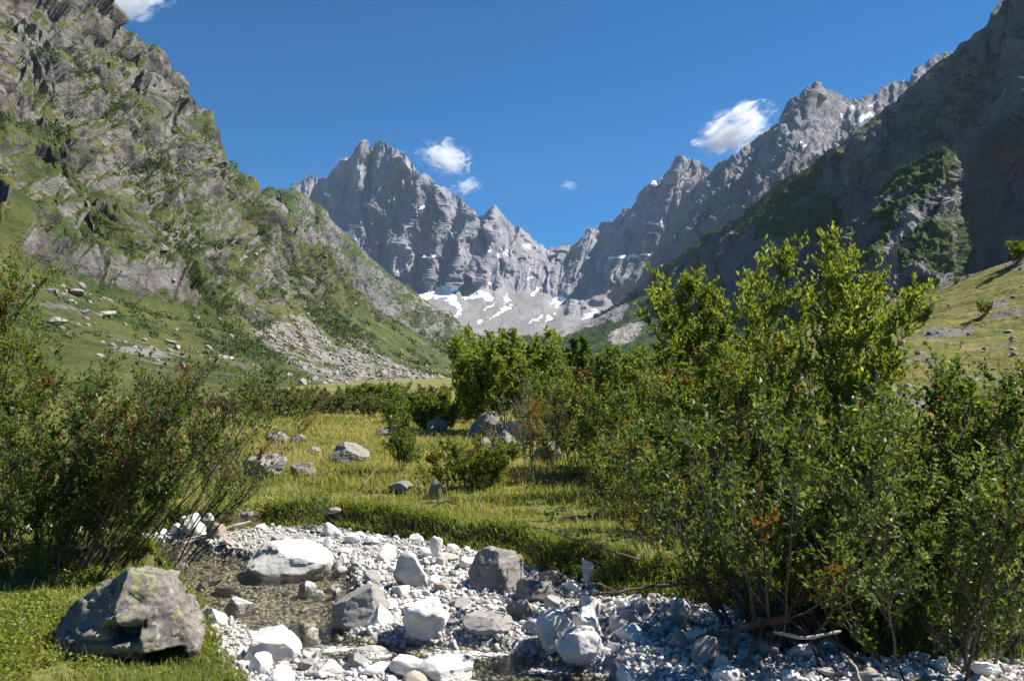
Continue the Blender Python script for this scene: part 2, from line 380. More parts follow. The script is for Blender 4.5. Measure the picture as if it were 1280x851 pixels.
def facets(P, basis, seed, tilt=.9):
    """blocky rock: every cell of a jittered lattice gets its own step and tilt"""
    Q = (P @ np.linalg.inv(np.array(basis, float))).astype(np.float32).reshape(-1, 3)
    I = np.floor(Q).astype(np.int64); f = Q-I; tab = R(seed).rand(64, 64, 64, 7).astype(np.float32).reshape(-1, 7)
    best = np.full(len(Q), 9., np.float32); sec = best.copy(); out = np.zeros(len(Q), np.float32)
    for a in (-1, 0, 1):
        for b in (-1, 0, 1):
            for c in (-1, 0, 1):
                J = (I+[a, b, c]) & 63; r = tab[(J[:, 0]*64+J[:, 1])*64+J[:, 2]]
                d = f-np.array([a, b, c], np.float32)-(.1+.8*r[:, :3]); q = (d*d).sum(1)
                v = (r[:, 3]-.5)+((r[:, 4:7]-.5)*d).sum(1)*tilt
                m = q < best; sec = np.where(m, best, np.minimum(sec, q)); out = np.where(m, v, out); best = np.where(m, q, best)
    edge = np.clip((np.sqrt(sec)-np.sqrt(best))/.10, 0, 1)
    return out.reshape(P.shape[:-1]), edge.reshape(P.shape[:-1])
# -- headwall: twin-topped peak, col and grey wall to its right
hw_r = [(250, 300), (345, 243), (360, 237), (372, 230), (383, 222), (391, 219.5), (400, 223), (411, 223), (416, 214), (425, 206), (436, 197), (443, 190), (447, 182), (450, 177), (459, 176.5), (463, 186), (466, 188.5), (470, 180), (474.5, 176.5), (483, 180), (494, 187), (503.5, 190), (511, 196), (516, 205), (520, 209), (525, 219), (529, 220), (532, 217), (539, 220.5), (545, 231.5), (555.6, 233), (568.5, 242), (580, 252.5), (589, 261.5), (597, 271.5), (608.6, 267), (617.7, 258), (624, 262.5), (634.5, 275), (645, 283.5), (650, 284.5), (660, 294), (670.7, 303), (681, 312), (686, 312), (691, 310), (696.5, 314.5), (700, 314), (707, 305), (713, 311), (722, 304), (729, 296), (736, 288.6), (750.5, 283), (767, 276.5), (776, 270), (781.5, 261), (790, 264), (795.6, 255.5), (801, 242.5), (812.5, 231.5), (826.6, 221.5), (841, 219), (845, 204), (852, 199.5), (872, 200.5), (880, 206.5), (889, 213.5), (920, 226), (960, 250), (1000, 300)]
Dr = [(250, 4600), (400, 4400), (455, 4150), (520, 4100), (600, 4150), (690, 4350), (760, 4000), (850, 3600), (1000, 3400)]
hw_r = [(a, b, np.interp(a, *zip(*Dr))) for a, b in hw_r]
hw = [hw_r,
  [(250, 350, 4100), (350, 300, 4050), (440, 290, 3980), (520, 285, 3900), (600, 320, 3850), (690, 335, 3950), (760, 325, 3650), (850, 290, 3350), (1000, 340, 3200)],
  [(250, 395, 3600), (450, 372, 3620), (545, 367, 3620), (600, 366, 3640), (640, 366, 3600), (680, 368, 3520), (700, 380, 3420), (760, 384, 3250), (850, 380, 3150), (1000, 390, 3050)],
  [(250, 425, 2700), (500, 422, 2700), (600, 418, 2750), (650, 413, 2800), (700, 404, 2850), (760, 393, 2850), (850, 390, 2800), (1000, 400, 2700)],
  [(250, 462, 1500), (600, 455, 1500), (690, 455, 1500), (850, 440, 1700), (1000, 440, 1700)]]
def hw_disp(P, N, V, px, py):
    cl = sstep(372, 350, py-ell(px, py, 722, 390, 24, 18)*40)
    sh = np.interp(px, [250, 440, 520, 620, 690, 780, 1000], [.35, .1, -.25, -.1, .3, .45, .5])       # ribs lean with the fall line
    Q = np.stack([(px+sh*(py-300))*4., py*.55, 0*px], -1)
    d = (fbm(Q, 1/230, 6, .58, True, 1)-.45)*150+(fbm(Q*[1, 1.5, 1], 1/66, 5, .56, True, 4)-.45)*50+(fbm(P*[1, .3, .3], 1/30, 4, .6, True, 8)-.4)*13
    wq = Q+(np.stack([fbm(P, 1/150, 3, seed=s_) for s_ in (144, 145, 146)], -1)-.5)*[90, 90, 0]
    f1, g1 = facets(wq/[74, 90, 1], np.eye(3), 11, 1.3); f2, g2 = facets(wq/[27, 30, 1], np.eye(3), 12, 1.2)
    d = d+f1*36+f2*13-(1-g1)*5
    o = (fbm(P, 1/110, 4, seed=6)-.5)*7
    top = sstep(0, .10, V)
    amp = (cl*(.35+.65*top)*d+(1-cl)*o)[..., None]
    dr = N*np.array([1, 1, .25]); up = np.zeros_like(P); up[..., 2] = (fbm(P*[1, .1, .1], 1/26, 3, .7, True, 3)-.45)*26*(1-sstep(0, .06, V))
    return dr*amp+up
SNOWP = [([(545, 371), (560, 363), (572, 356)], 5), ([(525, 370), (545, 366), (556, 358)], 4.5), ([(556, 362), (563, 372), (570, 380)], 5), ([(572, 378), (575, 388), (570, 396)], 2.5), ([(580, 373), (600, 368), (606, 366)], 3.2), ([(606, 372), (614, 370)], 5), ([(617, 378), (608, 386)], 2), ([(632, 368), (634, 378)], 2.6),
  ([(642, 379), (628, 388), (615, 397)], 1.8), ([(597, 404), (602, 400)], 1.8), ([(688, 379), (697, 375), (704, 373)], 4), ([(703, 377), (697, 383)], 3.4), ([(683, 401), (692, 394)], 3), ([(730, 398), (741, 391), (747, 386)], 3), ([(777, 328), (790, 324), (815, 316)], 2.6), ([(597, 278), (600, 288), (603, 298)], 2.4), ([(604, 318), (612, 312)], 2.6),
  ([(619, 317), (626, 322)], 2.8), ([(630, 318), (634, 315)], 1.8), ([(611, 342), (612, 354)], 2.4), ([(652, 308), (654, 310)], 2.6), ([(685, 322), (692, 320)], 2.4), ([(662, 348), (669, 344)], 2.2), ([(676, 360), (666, 368)], 2.4), ([(680, 395), (664, 402)], 1.6), ([(442, 290), (432, 298)], 3), ([(412, 243), (416, 248)], 2.4), ([(375, 243), (383, 245)], 2.), ([(459, 310), (461, 313)], 2.2), ([(490, 303), (493, 305)], 2.2), ([(500, 339), (510, 335)], 1.6), ([(541, 320), (545, 321)], 1.8), ([(819, 281), (822, 280)], 2.4), ([(811, 231), (824, 228)], 2.4), ([(664, 331), (663, 336)], 1.6), ([(530, 257), (528, 262)], 1.6)]
def hw_attr(P, N, V, px, py):
    wob = (fbm(P, 1/60, 4, seed=21)-.5)*26; wy = (fbm(P, 1/22, 3, seed=23)-.5)*8
    sc = sstep(364, 374, py+wob*.55)*(1-ell(px, py, 722, 388, 22, 14, -20)*1.6)*(1-ell(px, py, 664, 392, 22, 6, -15)*1.4)
    sc = np.maximum(sc, ell(px, py, 402, 262, 40, 26, 50)*.8); sc = np.maximum(sc, ell(px, py, 690, 340, 28, 18, -30)*.5)
    sn = np.zeros(px.shape)
    rr = R(17); jx = (fbm(P, 1/34, 4, .6, seed=24)-.5); jy = (fbm(P, 1/34, 4, .6, seed=25)-.5)
    for pts, wd in SNOWP:
        pts = np.array(pts, float); L = np.hypot(*np.diff(pts, axis=0).T).sum(); K = max(3, int(L/2.2)); t = np.linspace(0, len(pts)-1, K)
        qx = np.interp(t, np.arange(len(pts)), pts[:, 0]); qy = np.interp(t, np.arange(len(pts)), pts[:, 1]); u = t/t[-1]
        rad = 1.3*wd*(.25+.75*np.abs(np.sin(PI*(u*.8+.1))))*rr.uniform(.55, 1.15, K)
        m = (px > qx.min()-14) & (px < qx.max()+14) & (py > qy.min()-14) & (py < qy.max()+14); r_, c_ = np.where(m)
        if not len(r_): continue
        sl = (slice(r_.min(), r_.max()+1), slice(c_.min(), c_.max()+1)); ax, ay = px[sl]+jx[sl]*13, py[sl]+jy[sl]*9
        for x_, y_, w_ in zip(qx+rr.randn(K)*.5, qy+rr.randn(K)*.5, rad): sn[sl] = np.maximum(sn[sl], sstep(1.35, .5, np.hypot(ax-x_, (ay-y_)*1.15)/w_))
    vg = sstep(416, 424, py+wob*.4)
    vg = np.maximum(vg, ell(px, py, 800, 345, 40, 10, -35)*.45)
    return dict(scree=np.clip(sc, 0, 1)*(1-vg), snow=sn, veg=vg)
hw_spurs = [([(507, 190), (480, 222), (463, 258), (447, 283), (434, 302)], 170, 17), ([(452, 178), (446, 205), (452, 240), (447, 262)], 90, 10), ([(430, 203), (412, 226), (424, 250)], 60, 12), ([(466, 189), (463, 215), (462, 245)], -110, 5),
  ([(545, 232), (556, 270), (545, 310), (536, 350)], 120, 17), ([(525, 220), (520, 262), (500, 300), (490, 340)], 110, 16), ([(589, 262), (574, 300), (570, 355)], 140, 17), ([(617, 259), (613, 300), (604, 345), (598, 364)], 130, 19), ([(650, 285), (640, 315), (628, 345), (618, 366)], 110, 17), ([(597, 272), (601, 300), (590, 350)], -70, 6),
  ([(735, 289), (722, 330), (708, 365)], 110, 20), ([(781, 262), (764, 310), (742, 350)], 110, 22), ([(812, 232), (798, 280), (776, 330), (755, 375)], 130, 24), ([(852, 200), (835, 250), (812, 300), (790, 350)], 120, 26), ([(742, 374), (722, 384), (702, 402)], 110, 18), ([(700, 345), (690, 362)], 80, 14)]
M['rock_far'] = mountain_mat('far_rock', 14, (.21, .204, .22), (.29, .277, .283), (.10, .10, .115), (.055, .075, .028), (.09, .10, .04), (.25, .235, .225), (1, .3, .3), bumpd=.45)
sheet('mountain', hw, 1000, 430, M['rock_far'], hw_disp, hw_spurs, attrs=hw_attr, label='grey twin-topped rock peak with snow patches and scree closing the valley')

# -- grey ridge with the hooked summit on the right
b_r = [(755, 395), (773, 376), (790, 358), (804, 341), (818, 315), (829.5, 288.6), (841, 270), (855, 242), (866, 232), (877, 225), (889, 214), (894, 206), (905.6, 198), (910, 200), (920, 195.5), (933, 184), (947, 171), (958, 164), (974, 155.6), (977, 144), (984, 133), (998, 121.5), (1012, 112), (1019, 108), (1023, 108), (1025, 115), (1040, 115.5), (1051, 119), (1060, 123), (1068, 126), (1085, 120.5), (1090.6, 122), (1099, 113), (1104, 112), (1109, 107), (1113, 112), (1117, 100), (1122, 103), (1127, 100), (1137, 101), (1141, 91), (1147, 84), (1158, 80), (1163, 74), (1169, 70.5), (1175, 73), (1180.6, 69), (1192, 66), (1250, 40), (1360, 25)]
Db = [(755, 3000), (800, 2800), (850, 2620), (900, 2520), (975, 2430), (1022, 2480), (1100, 2600), (1200, 2700), (1360, 2700)]
b_r = [(a, b, np.interp(a, *zip(*Db))) for a, b in b_r]
rb = [b_r, [(755, 400, 2850), (800, 370, 2560), (860, 300, 2330), (920, 258, 2180), (1000, 200, 2120), (1100, 180, 2150), (1200, 140, 2200), (1360, 120, 2300)],
  [(755, 408, 2700), (800, 395, 2300), (900, 350, 1900), (1000, 300, 1750), (1100, 260, 1700), (1360, 260, 1700)], [(755, 440, 2400), (900, 440, 1600), (1360, 430, 1500)]]
def b_disp(P, N, V, px, py):
    Q = np.stack([(px*.8+py*.6)*2.4, (py*.8-px*.6)*.85, 0*px], -1)
    d = (fbm(Q, 1/170, 6, .57, True, 31)-.45)*72+(fbm(Q*[1, 1.6, 1], 1/48, 5, .6, True, 34)-.45)*32+(fbm(P*[1, .4, .4], 1/20, 4, .6, True, 37)-.45)*8
    wq = Q+(np.stack([fbm(P, 1/90, 3, seed=s_) for s_ in (147, 148, 149)], -1)-.5)*[60, 60, 0]
    f1, g1 = facets(wq/[46, 70, 1], np.eye(3), 13, 1.2); f2, g2 = facets(wq/[17, 24, 1], np.eye(3), 14, 1.2)
    d = d+f1*20+f2*8-(1-g1)*3
    up = np.zeros_like(P); up[..., 2] = (fbm(P*[1, .1, .1], 1/20, 3, .7, True, 3)-.4)*20*(1-sstep(0, .06, V))
    return N*(d*(.3+.7*sstep(0, .12, V)))[..., None]+up
def b_attr(P, N, V, px, py):
    sn = np.zeros(px.shape); wy = (fbm(P, 1/14, 3, seed=23)-.5)*6
    for pts, wd in [([(1074, 152), (1092, 141)], 1.7), ([(1085, 135), (1094, 130)], 1.3), ([(1062, 170), (1067, 168)], 2.2), ([(1003, 176), (1009, 178)], 1.6), ([(1053, 142), (1055, 141)], 1.8), ([(1064, 138), (1066, 137)], 1.6)]: sn = np.maximum(sn, sstep(wd*1.3, wd*.5, polydist(px, py, pts)+wy*.3))
    vg = sstep(.45, .62, fbm(P, 1/120, 4, seed=40))*sstep(.35, .6, N[..., 2])*sstep(200, 330, py)*.5
    sc = sstep(.5, .7, fbm(P*[1, 1, .4], 1/90, 4, seed=41))*.6*sstep(100, 180, py)
    return dict(snow=sn, veg=vg, scree=sc)
b_spurs = [([(1023, 109), (1000, 165), (960, 230), (920, 300)], 90, 42), ([(1085, 121), (1070, 170), (1040, 210)], 60, 26), ([(920, 196), (880, 270), (830, 340)], 70, 26), ([(877, 225), (856, 280), (820, 345)], 50, 20), ([(1141, 92), (1120, 130), (1090, 165)], 40, 18)]
M['rock_grey'] = mountain_mat('grey_ridge_rock', 8, (.155, .15, .16), (.225, .213, .215), (.075, .074, .085), (.055, .075, .025), (.09, .10, .035), (.30, .285, .275), (1, .4, .4), bumpd=.6)
sheet('mountain', rb, 620, 380, M['rock_grey'], b_disp, b_spurs, attrs=b_attr, label='grey rocky ridge with a hooked summit behind the dark cliff')

# -- dark cliff mountain on the right
c_r = [(745, 398), (770, 381), (790, 366), (815, 341), (845, 321), (870, 306), (895, 291), (920, 273), (944, 256), (964, 239), (975, 228), (1000.6, 216), (1029, 199), (1054, 182), (1065, 168), (1085, 154), (1099, 142), (1113, 131), (1130, 120), (1141, 109), (1158, 95), (1175, 81), (1189, 71), (1207, 56), (1223, 42), (1235.6, 32), (1240, 18.5), (1248, 7), (1258, -2), (1285, -25), (1310, 20), (1340, 70), (1400, 100), (1560, 140)]
Dc = [(745, 1950), (800, 1700), (900, 1300), (944, 1180), (1000, 1040), (1100, 850), (1200, 745), (1258, 710), (1300, 665), (1560, 520)]
c_r = [(a, b, np.interp(a, *zip(*Dc))) for a, b in c_r]
rc = [c_r, [(745, 404, 1920), (850, 350, 1440), (944, 300, 1060), (1030, 258, 850), (1100, 215, 800), (1160, 180, 745), (1230, 130, 695), (1300, 110, 655), (1560, 180, 500)],
  [(745, 410, 1880), (850, 385, 1390), (944, 350, 1040), (1030, 320, 830), (1100, 290, 770), (1160, 265, 710), (1230, 245, 685), (1300, 220, 645), (1560, 240, 490)],
  [(745, 440, 1700), (850, 425, 1250), (944, 410, 980), (1030, 400, 790), (1100, 385, 720), (1160, 375, 680), (1230, 365, 665), (1300, 355, 630), (1560, 340, 470)],
  [(745, 470, 1300), (944, 468, 800), (1160, 466, 580), (1300, 464, 520), (1560, 460, 420)]]
def c_disp(P, N, V, px, py):
    Q = P*np.array([1, 1, .55]); st = P @ np.array([.1, .3, .95])
    d = (fbm(Q, 1/150, 6, .55, True, 51)-.45)*34+(fbm(Q, 1/42, 5, .6, True, 54)-.45)*15+(fbm(P, 1/13, 4, .6, True, 57)-.45)*4.5
    wp = P+(np.stack([fbm(P, 1/60, 3, seed=s_) for s_ in (154, 155, 156)], -1)-.5)*36
    f1, g1 = facets(wp, np.array([[30., -8, 6], [8, 34, -8], [-6, 4, 46]]), 15, 1.2); f2, g2 = facets(wp, np.array([[11., -3, 2], [3, 12, -3], [-2, 1, 15]]), 16, 1.2)
    d = d+f1*15+f2*5-(1-g1)*2
    s = np.mod(st/34+1.6*fbm(P, 1/90, 3, seed=56), 1); d = d+np.where(s < .7, s/.7, (1-s)/.3)*6*sstep(1100, 1230, px)
    soft = 1-.78*np.clip(ell(px, py, 1140, 240, 75, 70, -40)+ell(px, py, 1010, 230, 45, 25, -35), 0, 1)
    return N*(d*soft*(1-.45*sstep(1195, 1235, px))*(.3+.7*sstep(0, .10, V)))[..., None]
def c_attr(P, N, V, px, py):
    n = fbm(P, 1/70, 5, seed=60)
    vg = np.clip(1.0*ell(px, py, 1005, 226, 60, 14, -35)+.7*ell(px, py, 880, 306, 80, 10, -35)+.6*ell(px, py, 1260, 60, 40, 22, -45)+.35*sstep(.52, .62, n)+.6*sstep(.45, .7, N[..., 2]), 0, 1)
    gl = np.clip(1.2*ell(px, py, 1118, 292, 14, 42, 28)+1.1*ell(px, py, 1165, 258, 26, 9, -30)+ell(px, py, 1270, 300, 30, 6, -12), 0, 1)
    return dict(veg=vg*(1-gl), scree=gl)
c_spurs = [([(1062, 172), (1010, 225), (960, 290), (920, 350)], 85, 60), ([(944, 258), (900, 305), (860, 350)], 75, 48), ([(1300, 130), (1225, 190), (1185, 300), (1170, 380)], 40, 50), ([(1240, 20), (1215, 90), (1200, 150)], 30, 30)]
M['rock_dark'] = mountain_mat('dark_cliff_rock', 3.6, (.165, .16, .16), (.23, .215, .20), (.08, .08, .085), (.045, .07, .016), (.08, .105, .026), (.38, .35, .32), (1, 1, .5))
rcO, rcP, rcN, rcA, rcx, rcy = sheet('mountain', rc, 760, 520, M['rock_dark'], c_disp, c_spurs, attrs=c_attr, label='dark steep cliff mountain with green ledges rising on the right')

# -- green buttress catching the sun in front of the dark cliff, and the green shoulder below its crest
bt = [[(960, 430, 600), (985, 405, 590), (1030, 340, 570), (1060, 296, 562), (1075, 274, 558), (1098, 236, 553), (1120, 214, 550), (1140, 203, 545), (1160, 190, 542), (1180, 184, 540), (1190, 190, 545), (1206, 260, 690)],
  [(960, 440, 560), (1020, 380, 525), (1060, 345, 505), (1100, 305, 492), (1140, 268, 486), (1180, 246, 480), (1190, 250, 482), (1206, 275, 690)],
  [(960, 450, 520), (1060, 392, 455), (1110, 345, 440), (1140, 330, 436), (1180, 318, 434), (1190, 322, 436), (1206, 340, 690)],
  [(960, 466, 460), (1060, 440, 400), (1140, 425, 380), (1190, 420, 380), (1206, 430, 600)]]
def bt_disp(P, N, V, px, py):
    d = (fbm(P, 1/60, 5, seed=161)-.5)*26+(fbm(P*[1, 1, .6], 1/20, 5, .6, True, 164)-.45)*13
    d = d-9*np.maximum(0, 1-polydist(px, py, [(1182, 235), (1150, 275), (1118, 310), (1105, 345)])/16)
    return N*(d*(.4+.6*sstep(0, .08, V)))[..., None]
def bt_attr(P, N, V, px, py):
    n = fbm(P, 1/16, 4, seed=166); gl = np.clip(sstep(15, 5, polydist(px, py, [(1186, 250), (1152, 276), (1120, 312), (1106, 350)])+(n-.5)*26)+.8*ell(px, py, 1120, 290, 14, 40, 15)*sstep(.4, .6, n), 0, 1)
    return dict(veg=np.clip(.95-gl-.9*sstep(.52, .62, fbm(P, 1/24, 4, seed=168)), 0, 1), scree=gl)
btO, btP, btN, btA, btx, bty = sheet('hill', bt, 330, 240, M['rock_dark'], bt_disp, attrs=bt_attr, label='sunlit green buttress with a pale gully in front of the dark cliff', back=(.05, .05))
sh_ = [[(900, 300, 980), (930, 279, 950), (964, 247, 920), (975, 236, 912), (1000, 223, 890), (1029, 206, 870), (1046, 198, 862), (1056, 206, 870), (1070, 240, 960)],
  [(900, 318, 940), (964, 284, 860), (1000, 262, 830), (1040, 246, 812), (1056, 250, 830), (1070, 262, 960)], [(900, 350, 900), (964, 330, 830), (1020, 312, 805), (1056, 300, 820), (1070, 300, 960)], [(900, 420, 800), (1056, 400, 740), (1070, 400, 900)]]
shO, shP, shN, shA, shx, shy = sheet('hill', sh_, 240, 170, M['rock_dark'], bt_disp, attrs=lambda P, N, V, px, py: dict(veg=np.clip(1.1-sstep(270, 310, py+(fbm(P, 1/30, 3, seed=167)-.5)*60), 0, 1)), label='green shoulder below the crest of the dark cliff', back=(.05, .05))
# -- green fan of scree and scrub on the valley floor below it
fr = [[(640, 424, 2000), (667.5, 417.5, 1900), (697.5, 412, 1800), (720, 407, 1750), (747.5, 396, 1650), (766, 386, 1600), (781, 380, 1550), (830, 362, 1400), (900, 345, 1200), (1000, 350, 900)],
  [(640, 440, 1500), (700, 430, 1350), (780, 415, 1150), (900, 395, 900), (1000, 390, 700)], [(640, 462, 700), (780, 460, 600), (900, 455, 500), (1000, 450, 420)]]
def soft_disp(a1, l1, a2, l2, sd):
    def f(P, N, V, px, py): return N*((fbm(P, 1/l1, 5, seed=sd)-.5)*a1+(fbm(P, 1/l2, 4, .6, True, sd+3)-.45)*a2)[..., None]*(.4+.6*sstep(0, .1, V))[..., None]
    return f
def fr_attr(P, N, V, px, py):
    w = (fbm(P, 1/30, 4, seed=71)-.5)*10
    sc = np.maximum(sstep(7, 3, polydist(px, py, [(667, 417), (720, 408), (781, 384)])+w*.5)*.8, 1.3*ell(px, py, 784, 417, 26, 11, -28)); sc = np.maximum(sc, sstep(2.5, 1, polydist(px, py, [(686, 424), (735, 407), (770, 396)])+w*.3)); sc = np.maximum(sc, ell(px, py, 775, 394, 14, 4, -40))
    return dict(veg=np.clip(.95-sc, 0, 1), scree=np.clip(sc, 0, 1))
M['green_fan'] = mountain_mat('scrub_fan', 5, (.30, .28, .26), (.36, .34, .31), (.2, .19, .18), (.036, .066, .02), (.055, .085, .026), (.36, .34, .32))
frO, frP, frN, frA, frx, fry = sheet('hill', fr, 300, 140, M['green_fan'], soft_disp(14, 120, 6, 25, 70), attrs=fr_attr, label='green fan of scrub and scree at the foot of the right ridge')

# -- left side, farther shoulder
lf_r = [(250, 262), (332, 238), (340, 237), (350, 238), (367, 239), (377.6, 245), (391.7, 254), (400.5, 256), (409, 263), (414.6, 275), (425, 283), (436, 294), (451.6, 307), (464, 321), (490.5, 344), (517, 365), (536.6, 383), (560, 398), (582.6, 413), (602, 419.5), (630, 433), (700, 446)]
Dl = [(250, 1250), (332, 1300), (425, 1400), (517, 1550), (602, 1750), (700, 1800)]
lf_r = [(a, b, np.interp(a, *zip(*Dl))) for a, b in lf_r]
lf = [lf_r, [(250, 300, 1120), (332, 275, 1130), (400, 300, 1150), (450, 335, 1180), (517, 388, 1300), (602, 432, 1500), (700, 452, 1550)], [(250, 345, 950), (332, 335, 950), (400, 365, 950), (450, 395, 980), (517, 425, 1080), (602, 445, 1250), (700, 458, 1300)], [(250, 420, 800), (400, 430, 800), (520, 452, 850), (602, 462, 950), (700, 466, 1000)]]
def lf_disp(P, N, V, px, py):
    Q = P*np.array([1, 1, .5])
    d = (fbm(Q, 1/180, 6, .55, True, 81)-.45)*44+(fbm(Q, 1/48, 5, .6, True, 84)-.45)*17+(fbm(P, 1/15, 4, .6, True, 87)-.45)*4.5
    calm = 1-.65*sstep(540, 600, px)
    return N*(d*calm*(.3+.7*sstep(0, .10, V)))[..., None]
def lf_attr(P, N, V, px, py):
    n = fbm(P, 1/60, 5, seed=90); n2 = fbm(P*[1, 1, .4], 1/30, 4, seed=91)
    vg = np.clip(.04+.9*sstep(.42, .66, N[..., 2]+(n-.5)*.8)+.5*sstep(500, 580, px)+.5*ell(px, py, 355, 258, 60, 16, 38)-.8*ell(px, py, 345, 290, 20, 40, -15)-.8*ell(px, py, 395, 300, 14, 36, -20)-.6*ell(px, py, 470, 375, 70, 26, 40), 0, 1)
    sc = sstep(.55, .66, n2)*sstep(480, 540, px)*.9
    return dict(veg=vg*(1-sc*.9), scree=sc)
lf_spurs = [([(362, 255), (372, 290), (385, 335)], 60, 22), ([(410, 268), (400, 310), (410, 350)], 60, 30), ([(335, 245), (338, 280), (352, 315)], 40, 14), ([(350, 275), (358, 320)], -50, 9), ([(452, 310), (470, 370), (510, 410)], 60, 34), ([(525, 375), (545, 410), (575, 435)], 50, 22)]
M['rock_mid'] = mountain_mat('left_shoulder_rock', 4.5, (.165, .155, .152), (.235, .218, .208), (.075, .071, .075), (.04, .066, .018), (.08, .10, .03), (.32, .30, .28), (1, .5, .8))
lfO, lfP, lfN, lfA, lfx, lfy = sheet('mountain', lf, 640, 380, M['rock_mid'], lf_disp, lf_spurs, attrs=lf_attr, label='green and grey shoulder with dark gullies on the far left side of the valley')

# -- left side, near slabby wall with its apron of grass and scree
ln_r = [(-420, -420), (-200, -300), (0, -130), (110, -18), (122, -4), (127.5, 19), (133.6, 22), (146, 35), (158, 49), (164, 56), (179.5, 62), (188.6, 72), (195, 87), (207, 98), (217.7, 112), (228, 123), (243.6, 134), (262, 143), (268, 152), (275.7, 162), (279, 184), (281, 203), (289.5, 206), (298.7, 215), (311, 226), (323, 240), (330, 256), (345, 280), (356, 294), (385, 328), (410, 345), (438, 362), (477, 392), (520, 416), (560, 437), (603, 456), (660, 470)]
Dn = [(-420, 340), (-200, 380), (0, 440), (125, 480), (200, 530), (281, 590), (330, 640), (438, 700), (520, 820), (603, 1000), (660, 1100)]
ln_r = [(a, b, np.interp(a, *zip(*Dn))) for a, b in ln_r]
ln = [ln_r, [(-420, -120, 250), (0, 70, 315), (100, 140, 345), (200, 215, 385), (281, 268, 430), (330, 305, 470), (438, 392, 580), (520, 432, 700), (603, 460, 880), (660, 471, 1000)],
  [(-420, 190, 135), (0, 300, 178), (51, 338, 188), (102, 360, 198), (143, 373, 208), (204, 390, 225), (255, 398, 245), (300, 412, 262), (327, 418, 280), (438, 440, 400), (520, 454, 560), (603, 464, 760), (660, 472, 900)],
  [(-420, 400, 72), (0, 420, 92), (100, 432, 102), (200, 445, 118), (300, 455, 140), (438, 467, 240), (520, 470, 380), (603, 472, 560), (660, 474, 700)],
  [(-420, 500, 38), (0, 502, 48), (200, 500, 58), (300, 498, 66), (438, 494, 100), (520, 489, 150), (603, 480, 300), (660, 478, 400)]]
SLAB_N = np.array([.30, .34, .89]); SLAB_N = SLAB_N/np.linalg.norm(SLAB_N)
def ln_cliff(px, py):
    base = np.interp(px, [-420, 0, 51, 102, 143, 204, 255, 300, 327, 400, 660], [270, 326, 345, 362, 373, 390, 398, 411, 415, 380, 420])
    return sstep(6, -12, py-base)*(1-.75*ell(px, py, 420, 400, 110, 60, 38))
def ln_disp(P, N, V, px, py):
    cl = ln_cliff(px, py)
    s = px*.80+py*.60; t = py*.80-px*.60; m = np.clip(P[..., 1], 120, 620)/F*np.clip(P[..., 1]/300, .7, 1)
    Q = np.stack([s, t, 0*px], -1); wq = Q+(np.stack([fbm(P, 1/50, 4, seed=s_) for s_ in (141, 142, 143)], -1)-.5)*[70, 46, 0]
    gate = sstep(.35, .6, fbm(Q, 1/110, 3, seed=108))
    def terr(per, warp, frac):
        k = np.mod(-wq[..., 1]/per+warp, 1); return np.where(k < frac, k/frac, (1-k)/(1-frac))
    f1, g1 = facets(wq/[100, 44, 1], np.eye(3), 1, 1.); f2, g2 = facets(wq/[36, 15, 1], np.eye(3), 2, 1.1); f3, g3 = facets(wq/[13, 6.5, 1], np.eye(3), 3, 1.1)
    d = terr(46, 1.1*fbm(Q, 1/150, 3, seed=105), .8)*(.15+.85*gate)*36+f1*27-(1-g1)*6+f2*14-(1-g2)*4+f3*5.5-(1-g3)*1.5
    d = d+terr(15, 1.6*fbm(Q, 1/60, 3, seed=106), .75)*6*gate
    d = d*m+(fbm(P, 1/110, 4, .5, True, 102)-.45)*20+(fbm(P, 1/9, 4, .6, seed=107)-.5)*2.2
    ap = (fbm(P, 1/40, 4, seed=110)-.5)*6+(fbm(P, 1/7, 4, .6, seed=112)-.5)*1.6
    ap = ap*sstep(0, .25, 1-V)
    calm = 1-.75*sstep(268, 292, px)*sstep(.14, .0, V)
    return N*((cl*d*calm*(.35+.65*sstep(0, .08, V))+(1-cl)*ap))[..., None]
LN_SLABS = [(205, 290, 44, 22, 38), (243, 300, 40, 12, 40), (400, 375, 32, 9, 38), (60, 262, 60, 22, 36), (160, 225, 40, 12, 40), (165, 110, 60, 14, 48), (322, 345, 60, 6, 42), (30, 60, 60, 20, 45), (80, 300, 60, 14, 32), (250, 215, 34, 16, 45)]
